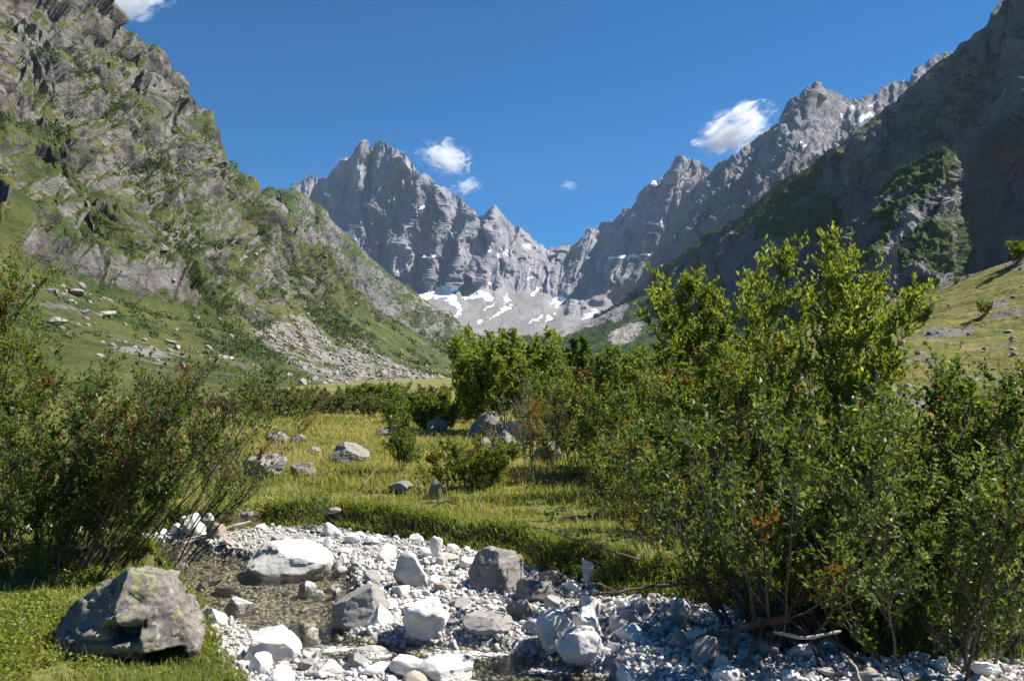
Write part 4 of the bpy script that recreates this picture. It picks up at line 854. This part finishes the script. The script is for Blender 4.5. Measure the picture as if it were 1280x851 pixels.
def grow(seed, H, nst=12, spread=.45, lean=(0, 0), base=.12, nb=9, blen=.38, ntw=7, tw=.16, nleaf=14, leaf=.045, lw=.55, dry=.06, bare=.1, t0=.2, bend=.25, rad=.012, gather=0., upleaf=.35, low=0., wob=.10):
    r = R(seed)
    a = r.uniform(0, 2*PI, nst); q = np.sqrt(r.rand(nst)); o = np.stack([np.cos(a)*q*base, np.sin(a)*q*base, 0*a-.06], 1)
    d = unit(np.stack([np.cos(a)*q*spread+lean[0]+r.randn(nst)*.08, np.sin(a)*q*spread+lean[1]+r.randn(nst)*.08, np.ones(nst)], 1))
    L = H*r.uniform(.72, 1.03, nst)/(d[:, 2]*(1-.0)+bend*.9)
    S = curve(o, d, L, 9, r, bend, wob)
    t = np.linspace(0, 1, 9); rs_ = rad*H*.5*r.uniform(.6, 1.1, nst)
    V1, F1 = tubes(S, rs_[:, None]*(1-.85*t)[None], 6)
    si = np.repeat(np.arange(nst), nb); tb = r.uniform(t0, 1, len(si))**.85; p, sd = pick(S[si], tb)
    az = r.uniform(0, 2*PI, len(si)); rd = np.stack([np.cos(az), np.sin(az), r.uniform(-.2, .5, len(si))], 1)
    bd = unit(sd*.75+rd*.75+np.array([lean[0], lean[1], .15])*.3); Lb = H*blen*(1.12-.75*tb)*r.uniform(.55, 1.1, len(si))
    Bq = curve(p, bd, Lb, 5, r, .25, .10); t5 = np.linspace(0, 1, 5)
    V2, F2 = tubes(Bq, (rs_[si]*(1-.8*tb)*.55)[:, None]*(1-.75*t5)[None]+.0012, 4)
    bi = np.repeat(np.arange(len(si)), ntw); tt = r.uniform(.12, 1, len(bi))
    # short shoots straight off the stems as well
    p2, td = pick(Bq[bi], tt); rd = unit(r.randn(len(bi), 3)); tdir = unit(td*.8+rd*.75+[0, 0, .25]); Lt = tw*H**.5*r.uniform(.5, 1.15, len(bi))
    Tq = curve(p2, tdir, Lt, 3, r, .15, .12)
    V3, F3 = tubes(Tq, np.full((len(bi), 1), .0016)*np.array([[1, .8, .5]])*np.clip(H/2, .8, 2.2), 3)
    Vs = np.concatenate([V1, V2, V3]); Fs = np.concatenate([F1, F2+len(V1), F3+len(V1)+len(V2)])
    bareb = r.rand(len(si)) < bare; dryb = r.rand(len(si)) < dry; sh = r.randn(len(si))*.13
    keep = ~bareb[bi]; li = np.repeat(np.arange(len(bi))[keep], nleaf)
    li = li[r.rand(len(li)) < .9]
    tl = r.rand(len(li)); lp, ldir = pick(Tq[li], tl)
    n = len(li); A = unit(ldir*.55+unit(r.randn(n, 3))*.9+[0, 0, upleaf]); N = unit(r.randn(n, 3)*.75+[0, 0, 1])
    ls = leaf*r.uniform(.55, 1.15, n)
    lp = lp+A*.004
    if low: ok = lp[:, 2] > low; lp, A, N, ls, li = lp[ok], A[ok], N[ok], ls[ok], li[ok]; n = len(lp)
    tint = np.clip(.45+sh[bi[li]]+r.randn(n)*.17, 0, 1); dr = np.clip(np.where(dryb[bi[li]], r.uniform(.35, 1, n), (r.rand(n) < .008)*r.rand(n)), 0, 1)
    V, F_, T, Dq = leafmesh(lp, A, N, ls, ls*lw, tint, dr)
    return (Vs, Fs), (V, F_, T, Dq)
NLEAF = 0
def plant(kind, px, D, top, label, cat, leafm, barkm, seed, basez=None, rot=0, x=None, group=None, parts=('stems', 'foliage'), **kw):
    """px: where its foot stands in the view, D its distance, top: height in metres, or the pixel row of its tip when > 20"""
    global NLEAF
    X = (px-HX)/F*D if x is None else x; z = ground_z(X, D) if basez is None else basez
    H = (ZC-z)+(HY-top)/F*D if top > 20 else top
    (Vs, Fs), (V, F_, T, Dq) = grow(seed, H, **kw); NLEAF += len(V)//6
    k_ = H/np.percentile(V[:, 2], 99.6)
    if top > 20:                                     # the tip as seen, nearer twigs included
        a_, b_ = .3, 1.6
        for _ in range(24):
            k_ = (a_+b_)/2; yy_ = D+V[:, 1]*k_; t_ = np.percentile(HY-F*(z+k_*V[:, 2]-ZC)/np.maximum(yy_, 1), .35)
            if t_ < top: b_ = k_
            else: a_ = k_
    Vs = Vs*k_; V = V*k_
    e = bpy.data.objects.new(kind, None); C.objects.link(e); e.location = (X, D, z); e.empty_display_size = .2
    tag(e, label, cat, group)
    link(parts[0], mesh(parts[0], Vs, [Fs], [M[barkm]], True), e)
    link(parts[1], mesh(parts[1], V, F_, [M[leafm]], False, dict(tint=T, dry=Dq)), e)
    return e
def copy_plant(e, x, y, z, s, rz, label, group):
    o = e.copy(); C.objects.link(o); o.location = (x, y, z); o.scale = (s, s, s); o.rotation_euler = (0, 0, rz)
    o['label'] = label
    if group: o['group'] = group
    for ch in list(e.children):
        c = ch.copy(); C.objects.link(c); c.parent = o
    return o

# left foreground thicket
plant('willow_shrub', 95, 7.3, 440, 'leaning shrub whose bare reddish twigs sweep right over the stream', 'shrub', 'leaf_alder', 'bark_red', 201, nst=26, spread=.45, lean=(.62, -.05), base=.40, nb=9, blen=.26, ntw=6, nleaf=7, leaf=.044, dry=.14, bare=.26, bend=.14, t0=.35)
plant('willow_shrub', 60, 6.9, 470, 'dense dark green shrub filling the left foreground behind the boulder', 'shrub', 'leaf_alder', 'bark', 202, nst=24, spread=.8, lean=(.15, 0), base=.5, nb=13, blen=.30, ntw=8, nleaf=14, leaf=.042, dry=.06, bare=.08, t0=.1)
plant('willow_shrub', -40, 7.8, 420, 'reddish twiggy shrub at the left picture edge', 'shrub', 'leaf_mid', 'bark_red', 203, nst=18, spread=.5, lean=(.15, 0), base=.4, nb=11, blen=.32, ntw=8, nleaf=13, leaf=.042, dry=.10, bare=.2)
plant('willow_shrub', 190, 8.4, 455, 'thin leaning shrub with pale bare branches behind the dense one', 'shrub', 'leaf_alder', 'bark', 204, nst=18, spread=.4, lean=(.45, .1), base=.4, nb=9, blen=.27, ntw=6, nleaf=8, leaf=.042, dry=.1, bare=.3, bend=.1, t0=.3)
plant('leafy_tree', -25, 10.5, 300, 'leafy young tree rising at the left edge above the shrubs', 'tree', 'leaf_mid', 'bark', 205, nst=6, spread=.28, nb=16, blen=.28, ntw=8, nleaf=13, leaf=.055, t0=.3, dry=.02, parts=('trunk', 'crown'))
# big willows on the right
plant('willow_tree', 1035, 8.8, 296, 'tallest willow with a bright leafy top right of the stream', 'tree', 'leaf_willow', 'bark', 211, nst=13, spread=.34, base=.25, nb=12, blen=.24, ntw=9, nleaf=14, leaf=.070, lw=.45, t0=.30, dry=.02, bare=.05, upleaf=.7, parts=('trunk', 'crown'))
plant('willow_tree', 868, 12.5, 338, 'bright willow with a broad pale green crown left of the tallest one', 'tree', 'leaf_willow', 'bark', 212, nst=15, spread=.36, base=.3, nb=12, blen=.24, ntw=9, nleaf=14, leaf=.088, lw=.45, t0=.25, dry=.02, bare=.05, upleaf=.7, parts=('trunk', 'crown'))
plant('willow_tree', 955, 10.5, 450, 'lower willow filling the gap between the two bright crowns', 'tree', 'leaf_mid', 'bark', 213, nst=12, spread=.45, base=.3, nb=11, blen=.28, ntw=8, nleaf=12, leaf=.05, t0=.15, parts=('trunk', 'crown'))
plant('leafy_shrub', 965, 5.75, 480, 'wide dark leafy shrub on the undercut bank above the shingle', 'shrub', 'leaf_alder', 'bark', 214, rad=.019, nst=21, spread=.85, lean=(-.03, -.05), base=.38, nb=11, blen=.32, ntw=8, nleaf=9, leaf=.050, lw=.66, dry=.03, bare=.22, t0=.12)
plant('leafy_shrub', 1180, 5.1, 506, 'dense leafy shrub hanging over the shingle at the right edge', 'shrub', 'leaf_alder', 'bark', 215, rad=.019, nst=22, spread=.75, base=.5, nb=13, blen=.34, ntw=8, nleaf=9, leaf=.046, lw=.66, dry=.02, bare=.1, t0=.05, low=-.02)
plant('leafy_shrub', 1090, 6.3, 474, 'upright dark stemmed shrub between the tallest willow and the shrub at the right edge', 'shrub', 'leaf_alder', 'bark', 216, rad=.019, nst=14, spread=.45, base=.4, nb=10, blen=.28, ntw=7, nleaf=9, leaf=.050, lw=.66, dry=.04, bare=.2, t0=.2)
plant('leafy_shrub', 1330, 6.2, 440, 'dark dense shrub cut off by the right picture edge', 'shrub', 'leaf_alder', 'bark', 217, nst=16, spread=.45, base=.3, nb=11, blen=.3, ntw=8, nleaf=12, leaf=.045, lw=.7, t0=.1)
plant('willow_shrub', 1215, 7.6, 450, 'thin brownish half bare shrub in front of the sunny slope', 'shrub', 'leaf_dull', 'bark_red', 218, nst=13, spread=.4, base=.4, nb=9, blen=.28, ntw=7, nleaf=5, leaf=.04, dry=.4, bare=.35)
plant('willow_shrub', 720, 12.2, 480, 'reddish twiggy shrub on the bank left of the willows', 'shrub', 'leaf_mid', 'bark_red', 219, nst=18, spread=.5, base=.35, nb=9, blen=.3, ntw=7, nleaf=8, leaf=.045, dry=.18, bare=.28)
plant('willow_shrub', 835, 7.3, 525, 'drooping shrub with red leaves overhanging the bank', 'shrub', 'leaf_mid', 'bark_red', 220, nst=15, spread=.6, lean=(-.14, -.1), base=.3, nb=9, blen=.34, ntw=7, nleaf=8, leaf=.042, dry=.16, bare=.22, bend=.05)
plant('willow_shrub', 785, 13.2, 446, 'full green shrub at the left foot of the pale crown', 'shrub', 'leaf_mid', 'bark', 221, nst=16, spread=.5, base=.4, nb=11, blen=.3, ntw=8, nleaf=11, leaf=.052, t0=.08)
plant('willow_shrub', 822, 11.2, 432, 'mid green bushy shrub directly under the left bright crown', 'shrub', 'leaf_mid', 'bark', 241, nst=18, spread=.7, base=.6, nb=11, blen=.3, ntw=8, nleaf=11, leaf=.062, t0=.06)
plant('willow_shrub', 915, 9.8, 436, 'yellowish green shrub between the two bright crowns', 'shrub', 'leaf_willow', 'bark', 242, nst=16, spread=.6, base=.5, nb=11, blen=.3, ntw=8, nleaf=11, leaf=.056, t0=.1, dry=.05, bare=.12)
plant('willow_shrub', 1010, 9.6, 425, 'shrub with a few rusty leaves at the foot of the tallest willow', 'shrub', 'leaf_mid', 'bark_red', 243, nst=15, spread=.55, base=.5, nb=10, blen=.3, ntw=8, nleaf=10, leaf=.056, t0=.1, dry=.15, bare=.15)
plant('willow_shrub', 664, 13, 470, 'grey twigged shrub with few leaves beside the reddish one', 'shrub', 'leaf_dull', 'bark_pale', 222, nst=16, spread=.4, base=.4, nb=9, blen=.28, ntw=6, nleaf=6, leaf=.05, dry=.25, bare=.35)
plant('willow_shrub', 585, 11.6, 545, 'low rounded bush in the meadow beside the dead branch', 'shrub', 'leaf_mid', 'bark', 223, nst=22, spread=1.1, base=.5, nb=9, blen=.4, ntw=7, nleaf=8, leaf=.05, bare=.15, dry=.08, t0=.1)
plant('willow_shrub', 506, 13.2, 488, 'narrow dark bush standing alone in the meadow', 'shrub', 'leaf_alder', 'bark', 224, nst=8, spread=.3, base=.2, nb=9, blen=.25, ntw=6, nleaf=8, leaf=.065, bare=.1, t0=.1)
plant('willow_shrub', 745, 14, 455, 'tall green bush behind the grey twigged shrub', 'shrub', 'leaf_birch', 'bark', 225, nst=14, spread=.5, base=.5, nb=10, blen=.3, ntw=8, nleaf=9, leaf=.07, bare=.1, dry=.08, t0=.08)
plant('leafy_tree', 634, 22.5, 412, 'rounded green tree behind the broken meadow block', 'tree', 'leaf_willow', 'bark', 226, nst=20, spread=.62, base=.9, nb=13, blen=.36, ntw=9, nleaf=11, leaf=.11, lw=.7, t0=.12, dry=.0, bare=.02, parts=('trunk', 'crown'))
plant('leafy_tree', 680, 21, 445, 'grey green small tree right of the rounded one', 'tree', 'leaf_birch', 'bark', 227, nst=10, spread=.4, base=.4, nb=10, blen=.3, ntw=7, nleaf=9, leaf=.10, lw=.7, t0=.12, bare=.1, parts=('trunk', 'crown'))
plant('leafy_tree', 742, 36, 422, 'dark round tree farther back between rounded tree and pale willow', 'tree', 'leaf_alder', 'bark', 228, nst=14, spread=.45, base=.5, nb=12, blen=.34, ntw=9, nleaf=9, leaf=.17, lw=.75, t0=.1, dry=0, bare=0, parts=('trunk', 'crown'))
plant('leafy_tree', 795, 30, 432, 'mid green tree just left of the pale willow crown', 'tree', 'leaf_birch', 'bark', 229, nst=12, spread=.5, base=.5, nb=11, blen=.32, ntw=8, nleaf=9, leaf=.14, lw=.7, t0=.1, parts=('trunk', 'crown'))
plant('sapling', 398, 9.7, .44, 'tiny green sapling on the grassy edge of the bank', 'sapling', 'leaf_mid', 'bark', 230, nst=3, spread=.3, base=.04, nb=7, blen=.4, ntw=5, tw=.12, nleaf=6, leaf=.035, t0=.15, rad=.02, bare=0)
plant('sapling', 720, 7.05, .22, 'small leafy seedling growing among the cobbles below the bank', 'seedling', 'leaf_birch', 'bark', 233, nst=4, spread=.6, base=.03, nb=5, blen=.5, ntw=4, tw=.10, nleaf=5, leaf=.03, t0=.1, rad=.02, bare=0)
# brush along the back edge of the meadow: two kinds, copied
rs = R(41)
bd = plant('brush_shrub', 345, 31, 492, 'dull brownish brush at the back edge of the meadow', 'shrub', 'leaf_dull', 'bark_pale', 231, group='brush along the back edge of the meadow', nst=18, spread=1.0, base=.6, nb=8, blen=.4, ntw=7, nleaf=6, leaf=.10, bare=.2, dry=.1, t0=.05)
bgr = plant('brush_shrub', 522, 27, 490, 'fresh green bush at the back edge of the meadow', 'shrub', 'leaf_birch', 'bark', 232, group='brush along the back edge of the meadow', nst=18, spread=.9, base=.6, nb=9, blen=.4, ntw=7, nleaf=7, leaf=.10, bare=.05, dry=.05, t0=.05)
for px, D, s, g in [(300, 33, 1, 0), (372, 32, .9, 0), (398, 33, 1.05, 0), (420, 35, .9, 0), (446, 34, .85, 0), (470, 33, 1, 0), (492, 31, .9, 0), (556, 28, .95, 0), (578, 27, 1.05, 1), (545, 24, .8, 1), (602, 30, 1.1, 1), (470, 40, 1.2, 1), (255, 34, .9, 0), (700, 30, 1.2, 1), (425, 42, 1.15, 0), (372, 45, 1.2, 0), (335, 44, 1.1, 0), (480, 44, 1.2, 0), (535, 42, 1.2, 0)]:
    X = (px-HX)/F*D
    copy_plant(bgr if g else bd, X, D, ground_z(X, D), s*rs.uniform(.9, 1.1), rs.uniform(0, 6.28), 'fresh green bush at the back edge of the meadow' if g else 'dull brownish brush at the back edge of the meadow', 'brush along the back edge of the meadow')
print('leaves', NLEAF)

# dead wood
def stick(name, pts, r0, r1, mat, label, cat, forks=(), seed=0):
    r = R(seed); Vs, Fs = [], []; off = 0
    for q, a, b in [(pts, r0, r1)]+[(f, r0*.55, r1*.5) for f in forks]:
        q = np.array(q, float); K = 12; t = np.linspace(0, len(q)-1, K); q = np.stack([np.interp(t, np.arange(len(q)), q[:, i]) for i in range(3)], 1)
        q += np.cumsum(r.randn(K, 3), 0)*np.linalg.norm(q[-1]-q[0])*.008
        V, Fc = tubes(q[None], np.linspace(a, b, K)[None]*(1+.15*r.randn(K))[None], 7); Vs.append(V); Fs.append(Fc+off); off += len(V)
    tag(link(name, mesh(name, np.concatenate(Vs), [np.concatenate(Fs)], [M[mat]])), label, cat)
def ap(px, py, z): return at(px, py, z)
stick('dead_branch', [ap(438, 600, .02), ap(455, 605, .10), ap(480, 615, .06), ap(500, 628, .0)], .011, .005, 'bark_dead', 'forked dead branch lying in the meadow grass', 'branch', [[ap(455, 605, .1), ap(470, 588, .22), ap(490, 592, .16)], [ap(470, 612, .08), ap(478, 596, .2)]], 1)
stick('dead_branch', [ap(535, 632, .0), ap(560, 625, .10), ap(585, 632, .05)], .011, .005, 'bark_dead', 'grey dead branch under the low rounded bush', 'branch', [[ap(560, 625, .1), ap(556, 600, .3)]], 2)
stick('dead_branch', [ap(312, 652, -.1), ap(290, 658, -.14), ap(255, 668, -.2), ap(215, 676, -.24)], .022, .012, 'bark_pale', 'pale stick reaching out of the upstream bank over the pool', 'branch', [], 3)
stick('tree_root', [ap(728, 742, -.18), ap(770, 738, -.12), ap(810, 730, -.08), ap(850, 728, -.05)], .008, .016, 'bark', 'thin root running along the top of the undercut bank', 'root', [[ap(770, 738, -.12), ap(745, 728, -.06)]], 4)
RT = []
rr = R(9)
for k in range(34):
    a = ap(rr.uniform(940, 1020), rr.uniform(758, 775), -.05+.08*rr.rand()); b = a+np.array([rr.uniform(-.28, .22), rr.uniform(-.4, -.05), -.2-.05*rr.rand()]); m_ = (a+b)/2+rr.randn(3)*.05+np.array([0, -.05, .04]); RT.append([a, m_, b])
stick('root_tangle', [ap(870, 800, -.14), ap(905, 795, -.1), ap(950, 782, -.04), ap(990, 775, .0)], .012, .03, 'bark_red', 'tangle of brown roots hanging from the undercut bank', 'roots', RT, 5)
stick('dead_branch', [ap(968, 790, .0), ap(1005, 800, .02), ap(1048, 792, .04)], .012, .008, 'bark_pale', 'pale bare stick lying across the root tangle', 'branch', [], 6)
stick('dead_branch', [ap(1050, 815, -.1), ap(1065, 830, -.12), ap(1075, 851, -.16)], .01, .006, 'bark_pale', 'thin pale twig curving down to the shingle under the leafy shrub', 'branch', [], 7)
stick('dead_branch', [ap(652, 655, .25), ap(690, 668, .22), ap(750, 690, .12), ap(800, 705, .05)], .004, .008, 'bark', 'dark drooping branch reaching left above the bank', 'branch', [[ap(690, 668, .22), ap(665, 685, .1)], [ap(720, 680, .18), ap(690, 650, .28)]], 8)
# ------------------------------------------------------------------ slopes: shrubs, blocks
def clumps(name, P, size, mat, seed, per=42, leaf=.30, squash=.8):
    r = R(seed); n = len(P); c = np.repeat(np.arange(n), per); m = len(c)
    u = unit(r.randn(m, 3)); u[:, 2] = np.abs(u[:, 2])*1.1-.15
    lob = unit(r.randn(n, 3)); q = u*(r.rand(m)**.38)[:, None]*(1+.3*(u*lob[c]).sum(1))[:, None]
    s = size[c][:, None]; pos = P[c]+q*s*np.array([1, 1, squash])
    A = unit(r.randn(m, 3)+[0, 0, .2]); N = unit(u+r.randn(m, 3)*.6+[0, 0, .5]); L = (size[c]*leaf)*r.uniform(.6, 1.2, m)
    V, F_, T, D_ = leafmesh(pos-A*L[:, None]*.5, A, N, L, L*.8, np.clip(.5+r.randn(n)[c]*.22+r.randn(m)*.16, 0, 1), np.zeros(m))
    return V, F_, T, D_
def scatter(P, N, A, px, py, n, seed, wfun, ap=1.):
    r = R(seed); q = P.reshape(-1, 3)
    # weight by visible area so that the cover is even on the ground
    a = np.linalg.norm(np.cross(np.gradient(P, axis=0), np.gradient(P, axis=1)), axis=-1).ravel()
    w = np.clip(wfun(P, N, A, px, py), 0, None).ravel()*a**ap; w /= w.sum()
    i = r.choice(len(q), n, p=w); return q[i]
Vs, Fs, Ts, off = [], [[], []], [], 0
def add(cl):
    global off
    V, F_, T, D_ = cl; Vs.append(V); Ts.append(T)
    for k in (0, 1): Fs[k].append(F_[k]+off)
    off += len(V)
r = R(71)
inf = lambda px, py: ((px > -60) & (px < 1340) & (py > -30))
def w_ln(P, N, A, px, py):
    n = fbm(P, 1/22, 4, seed=150)
    band = ell(px, py, 60, 95, 90, 12, 38)+ell(px, py, 110, 135, 40, 18, 35)+1.3*ell(px, py, 180, 225, 50, 22, 30)+ell(px, py, 250, 320, 90, 14, 30)+ell(px, py, 380, 360, 80, 10, 38)+ell(px, py, 400, 395, 90, 12, 40)+.8*ell(px, py, 260, 145, 20, 8, 35)+.7*ell(px, py, 300, 430, 60, 20, 30)+.6*ell(px, py, 130, 335, 60, 14, 30)
    return (A['veg']*sstep(.46, .62, n)*.35+band*(.25+A['veg']))*inf(px, py)
p = scatter(lnP, lnN, lnA, lnx, lny, 2600, 72, w_ln, 0.); Dp = np.linalg.norm(p[:, :2], axis=1)
add(clumps('s', p, r.uniform(.9, 3.4, len(p))*np.clip(Dp/360, .3, 1.5), 'leaf_far', 73, 34)); print('ln clumps', np.percentile(Dp, [5, 50, 95]))
p = scatter(lfP, lfN, lfA, lfx, lfy, 1500, 74, lambda P, N, A, px, py: A['veg']*sstep(.45, .62, fbm(P, 1/45, 4, seed=151))*inf(px, py)*(.3+sstep(300, 420, py)))
add(clumps('s', p, r.uniform(2, 5.5, len(p)), 'leaf_far', 75, 22))
def w_c(P, N, A, px, py):
    return A['veg']**1.5*(.15+sstep(.42, .60, fbm(P, 1/30, 4, seed=152)))*inf(px, py)
p = scatter(rcP, rcN, rcA, rcx, rcy, 3400, 76, w_c); Dp = np.linalg.norm(p[:, :2], axis=1)
add(clumps('s', p, r.uniform(1.3, 3.9, len(p))*np.clip(Dp/650, .6, 1.6), 'leaf_far', 77, 26))
for q_, n_, s_ in ((scatter(btP, btN, btA, btx, bty, 650, 176, w_c), 0, (1.2, 3.6)), (scatter(shP, shN, shA, shx, shy, 420, 177, w_c), 0, (2, 5))):
    add(clumps('s', q_, r.uniform(*s_, len(q_)), 'leaf_far', 178, 26))
p = scatter(frP, frN, frA, frx, fry, 1300, 78, lambda P, N, A, px, py: A['veg']*(.2+sstep(.42, .6, fbm(P, 1/40, 4, seed=153)))*inf(px, py)*(py < 452))
add(clumps('s', p, r.uniform(2.5, 6, len(p)), 'leaf_far', 79, 18))
T = np.concatenate(Ts)
tag(link('shrubbery', mesh('shrubbery', np.concatenate(Vs), [np.concatenate(f) for f in Fs], [M['leaf_far']], False, dict(tint=T, dry=T*0))), 'dark green scrub scattered over the mountain sides', 'scrub', kind='stuff')

# loose rock on the left apron and on the right meadow slope
p1 = scatter(lnP, lnN, lnA, lnx, lny, 3600, 81, lambda P, N, A, px, py: (A['scree']*sstep(.0, .3, A['scree'])+.05+.25*ell(px, py, 90, 372, 60, 18, 14)+.12*ell(px, py, 250, 460, 130, 24, 8))*(1-ln_cliff(px, py))*inf(px, py)*(py < 500))
s1 = (.25+1.5*r.rand(len(p1))**3)*np.clip(np.linalg.norm(p1[:, :2], axis=1)/150, .5, 2.2)
p2 = scatter(rgP, rgN, rgA, rgx, rgy, 420, 82, lambda P, N, A, px, py: (A['scree']+.04)*(px > 900)*inf(px, py)); s2 = .15+.7*r.rand(len(p2))**3
me = merge_scatter('rubble', np.concatenate([p1, p2]), np.concatenate([s1, s2]), P2[:], 'scree_block', 83)
tag(link('rubble', me), 'pale loose blocks and scree strewn over the lower slopes', 'rubble', kind='stuff')

def on_sheet(P, px_, py_, px, py):
    i = np.argmin((px_-px)**2+(py_-py)**2); return P.reshape(-1, 3)[i]
# single bushes on the sunny slope
first = None
for k, (px, py, hpx, lab) in enumerate([(1152, 413, 30, 'bushy green shrub on the sunny slope nearest the willow crown'), (1232, 397, 18, 'small round shrub in the middle of the sunny slope'), (1135, 381, 20, 'low wide shrub at the top edge of the slope by the cliff shade'), (1165, 353, 12, 'tiny shrub on the upper rim of the sunny slope'), (1272, 330, 30, 'dark tree like shrub on the rim of the slope under the cliff'), (1148, 372, 12, 'flat shrub below the rim of the slope'), (1197, 356, 8, 'low green cushion of scrub on the slope rim')]):
    q = on_sheet(rgP, rgx, rgy, px, py); D = q[1]
    if first is None:
        first = plant('slope_shrub', px, D, 2.4, lab, 'shrub', 'leaf_mid', 'bark', 240, basez=q[2]-.05, x=q[0], nst=14, spread=.8, base=.4, nb=9, blen=.4, ntw=7, nleaf=7, leaf=.16, lw=.7, t0=.05, bare=0, dry=0, group='shrubs dotted over the sunny slope'); o = first
    else: o = copy_plant(first, q[0], q[1], q[2]-.05, 1, k*1.3, lab, 'shrubs dotted over the sunny slope')
    s = hpx/F*D/2.4; o.scale = (s, s, s)
# single pale blocks under the left cliff and on the right slope
for k, (sh, px, py, w, h, lab) in enumerate([('l', 92, 368, 26, 9, 'white flat block in the grass under the left cliff, the left of a row'), ('l', 132, 394, 24, 8, 'white flat block in the grass under the left cliff, the right of a row'), ('l', 70, 405, 26, 12, 'whitish rock heap at the far left below the cliff'), ('l', 65, 368, 14, 8, 'small white rock above the heap on the left apron'), ('l', 105, 392, 20, 7, 'grey slab behind the white flat block on the left apron'), ('l', 220, 438, 9, 7, 'lone white stone on the left apron'), ('l', 280, 448, 30, 9, 'large pale rounded outcrop low on the left apron'), ('l', 215, 425, 18, 6, 'pale slab on the left apron above the lone stone'), ('l', 378, 482, 10, 10, 'white stone at the foot of the left apron by the brush'), ('l', 325, 498, 20, 10, 'pale stone in the dry grass at the foot of the apron'),
        ('r', 1127, 430, 9, 6, 'white stone on the sunny slope beside the bushy shrub'), ('r', 1150, 440, 14, 7, 'dark grey rock on the sunny slope below the bushy shrub'), ('r', 1146, 385, 22, 8, 'long flat rock under the low wide shrub on the slope'), ('r', 1258, 408, 12, 6, 'dark rock on the sunny slope at the right'), ('r', 1266, 436, 12, 7, 'pale rock low on the sunny slope at the right')]):
    q = on_sheet(lnP, lnx, lny, px, py) if sh == 'l' else on_sheet(rgP, rgx, rgy, px, py)
    V, Fc = rock_shape(400+k, 4, 14, (.4, .85), .98, .1); wd = w/F*q[1]; hh = h/F*q[1]*1.25
    lo, hi = V.min(0), V.max(0); V = (V-(lo+hi)/2)/(hi-lo)*np.array([wd, wd*.8, hh])
    tag(link('block', mesh('block', V, [Fc], [M['stone_meadow' if k in (4, 11, 13) else 'block_pale']]), loc=q+np.array([0, 0, hh*.15])), lab, 'rock')

# ------------------------------------------------------------------ clouds: bodies of vapour beyond the peaks
def cloud_mat(dens, k, thr, seed):
    m = Mat('cloud_vapour'); co = m.co('Object')
    mp = m.n('ShaderNodeMapping'); m.t.links.new(co, mp.inputs[0]); mp.inputs['Location'].default_value = (seed*3.7, seed*1.3, seed)
    n = m.noise(mp.outputs[0], 2.1, 10, .7, .7)
    ln_ = m.n('ShaderNodeVectorMath', operation='LENGTH'); m.t.links.new(co, ln_.inputs[0])
    f = m.math('SUBTRACT', 1., ln_.outputs['Value'])
    d = m.math('ADD', m.math('MULTIPLY', m.math('SUBTRACT', n, .5), 6.), m.math('MULTIPLY', f, 1.5))
    d = m.math('MULTIPLY', m.step(d, thr, thr+.6), dens)
    v = m.n('ShaderNodeVolumePrincipled'); v.inputs['Color'].default_value = (1, 1, 1, 1); m.set(v.inputs['Density'], d); v.inputs['Anisotropy'].default_value = .1
    m.t.links.new(v.outputs[0], m.out.inputs['Volume']); return m.m
def cloud(px, py, D, wpx, hpx, deg, label, dens, thr, seed, depth=.7):
    V, Fc = ICO[3]; p = world(np.array(float(px)), np.array(float(py)), float(D)); s = D/F
    me = mesh('cloud', V*1.0, [Fc], [cloud_mat(dens, 1, thr, seed)])
    o = link('cloud', me, loc=p); o.scale = (wpx*s/2, max(wpx, hpx)*s/2*depth, hpx*s/2); o.rotation_euler = (0, math.radians(deg), 0)
    o.visible_shadow = True
    tag(o, label, 'cloud')
cloud(918, 162, 9000, 120, 62, -24, 'largest white cloud rising behind the grey ridge on the right', .012, .45, 1)
cloud(556, 197, 9500, 80, 52, 10, 'small torn white cloud right of the twin peak', .010, .55, 2)
cloud(582, 233, 9500, 46, 26, -15, 'wisp of cloud just below the torn white one', .006, .5, 3)
cloud(712, 232, 9500, 30, 14, 0, 'faint little wisp alone in the sky above the col', .004, .5, 4)
cloud(160, -4, 8000, 130, 60, -12, 'thin white cloud at the top beside the left cliff', .006, .42, 5)

# ------------------------------------------------------------------ valley haze
hm = Mat('valley_haze'); hv = hm.n('ShaderNodeVolumePrincipled'); hv.inputs['Color'].default_value = (.50, .70, 1, 1); hv.inputs['Density'].default_value = 3e-5; hv.inputs['Anisotropy'].default_value = .15
hm.t.links.new(hv.outputs[0], hm.out.inputs['Volume'])
bx = np.array([[x, y, z] for x in (-4600, 4600) for y in (-400, 6500) for z in (-6, 1450)], float)
me = mesh('haze', bx, [np.array([[0, 1, 3, 2], [4, 6, 7, 5], [0, 4, 5, 1], [2, 3, 7, 6], [0, 2, 6, 4], [1, 5, 7, 3]])], [hm.m], False)
tag(link('haze', me), 'thin blue air haze filling the valley', 'haze', kind='stuff')
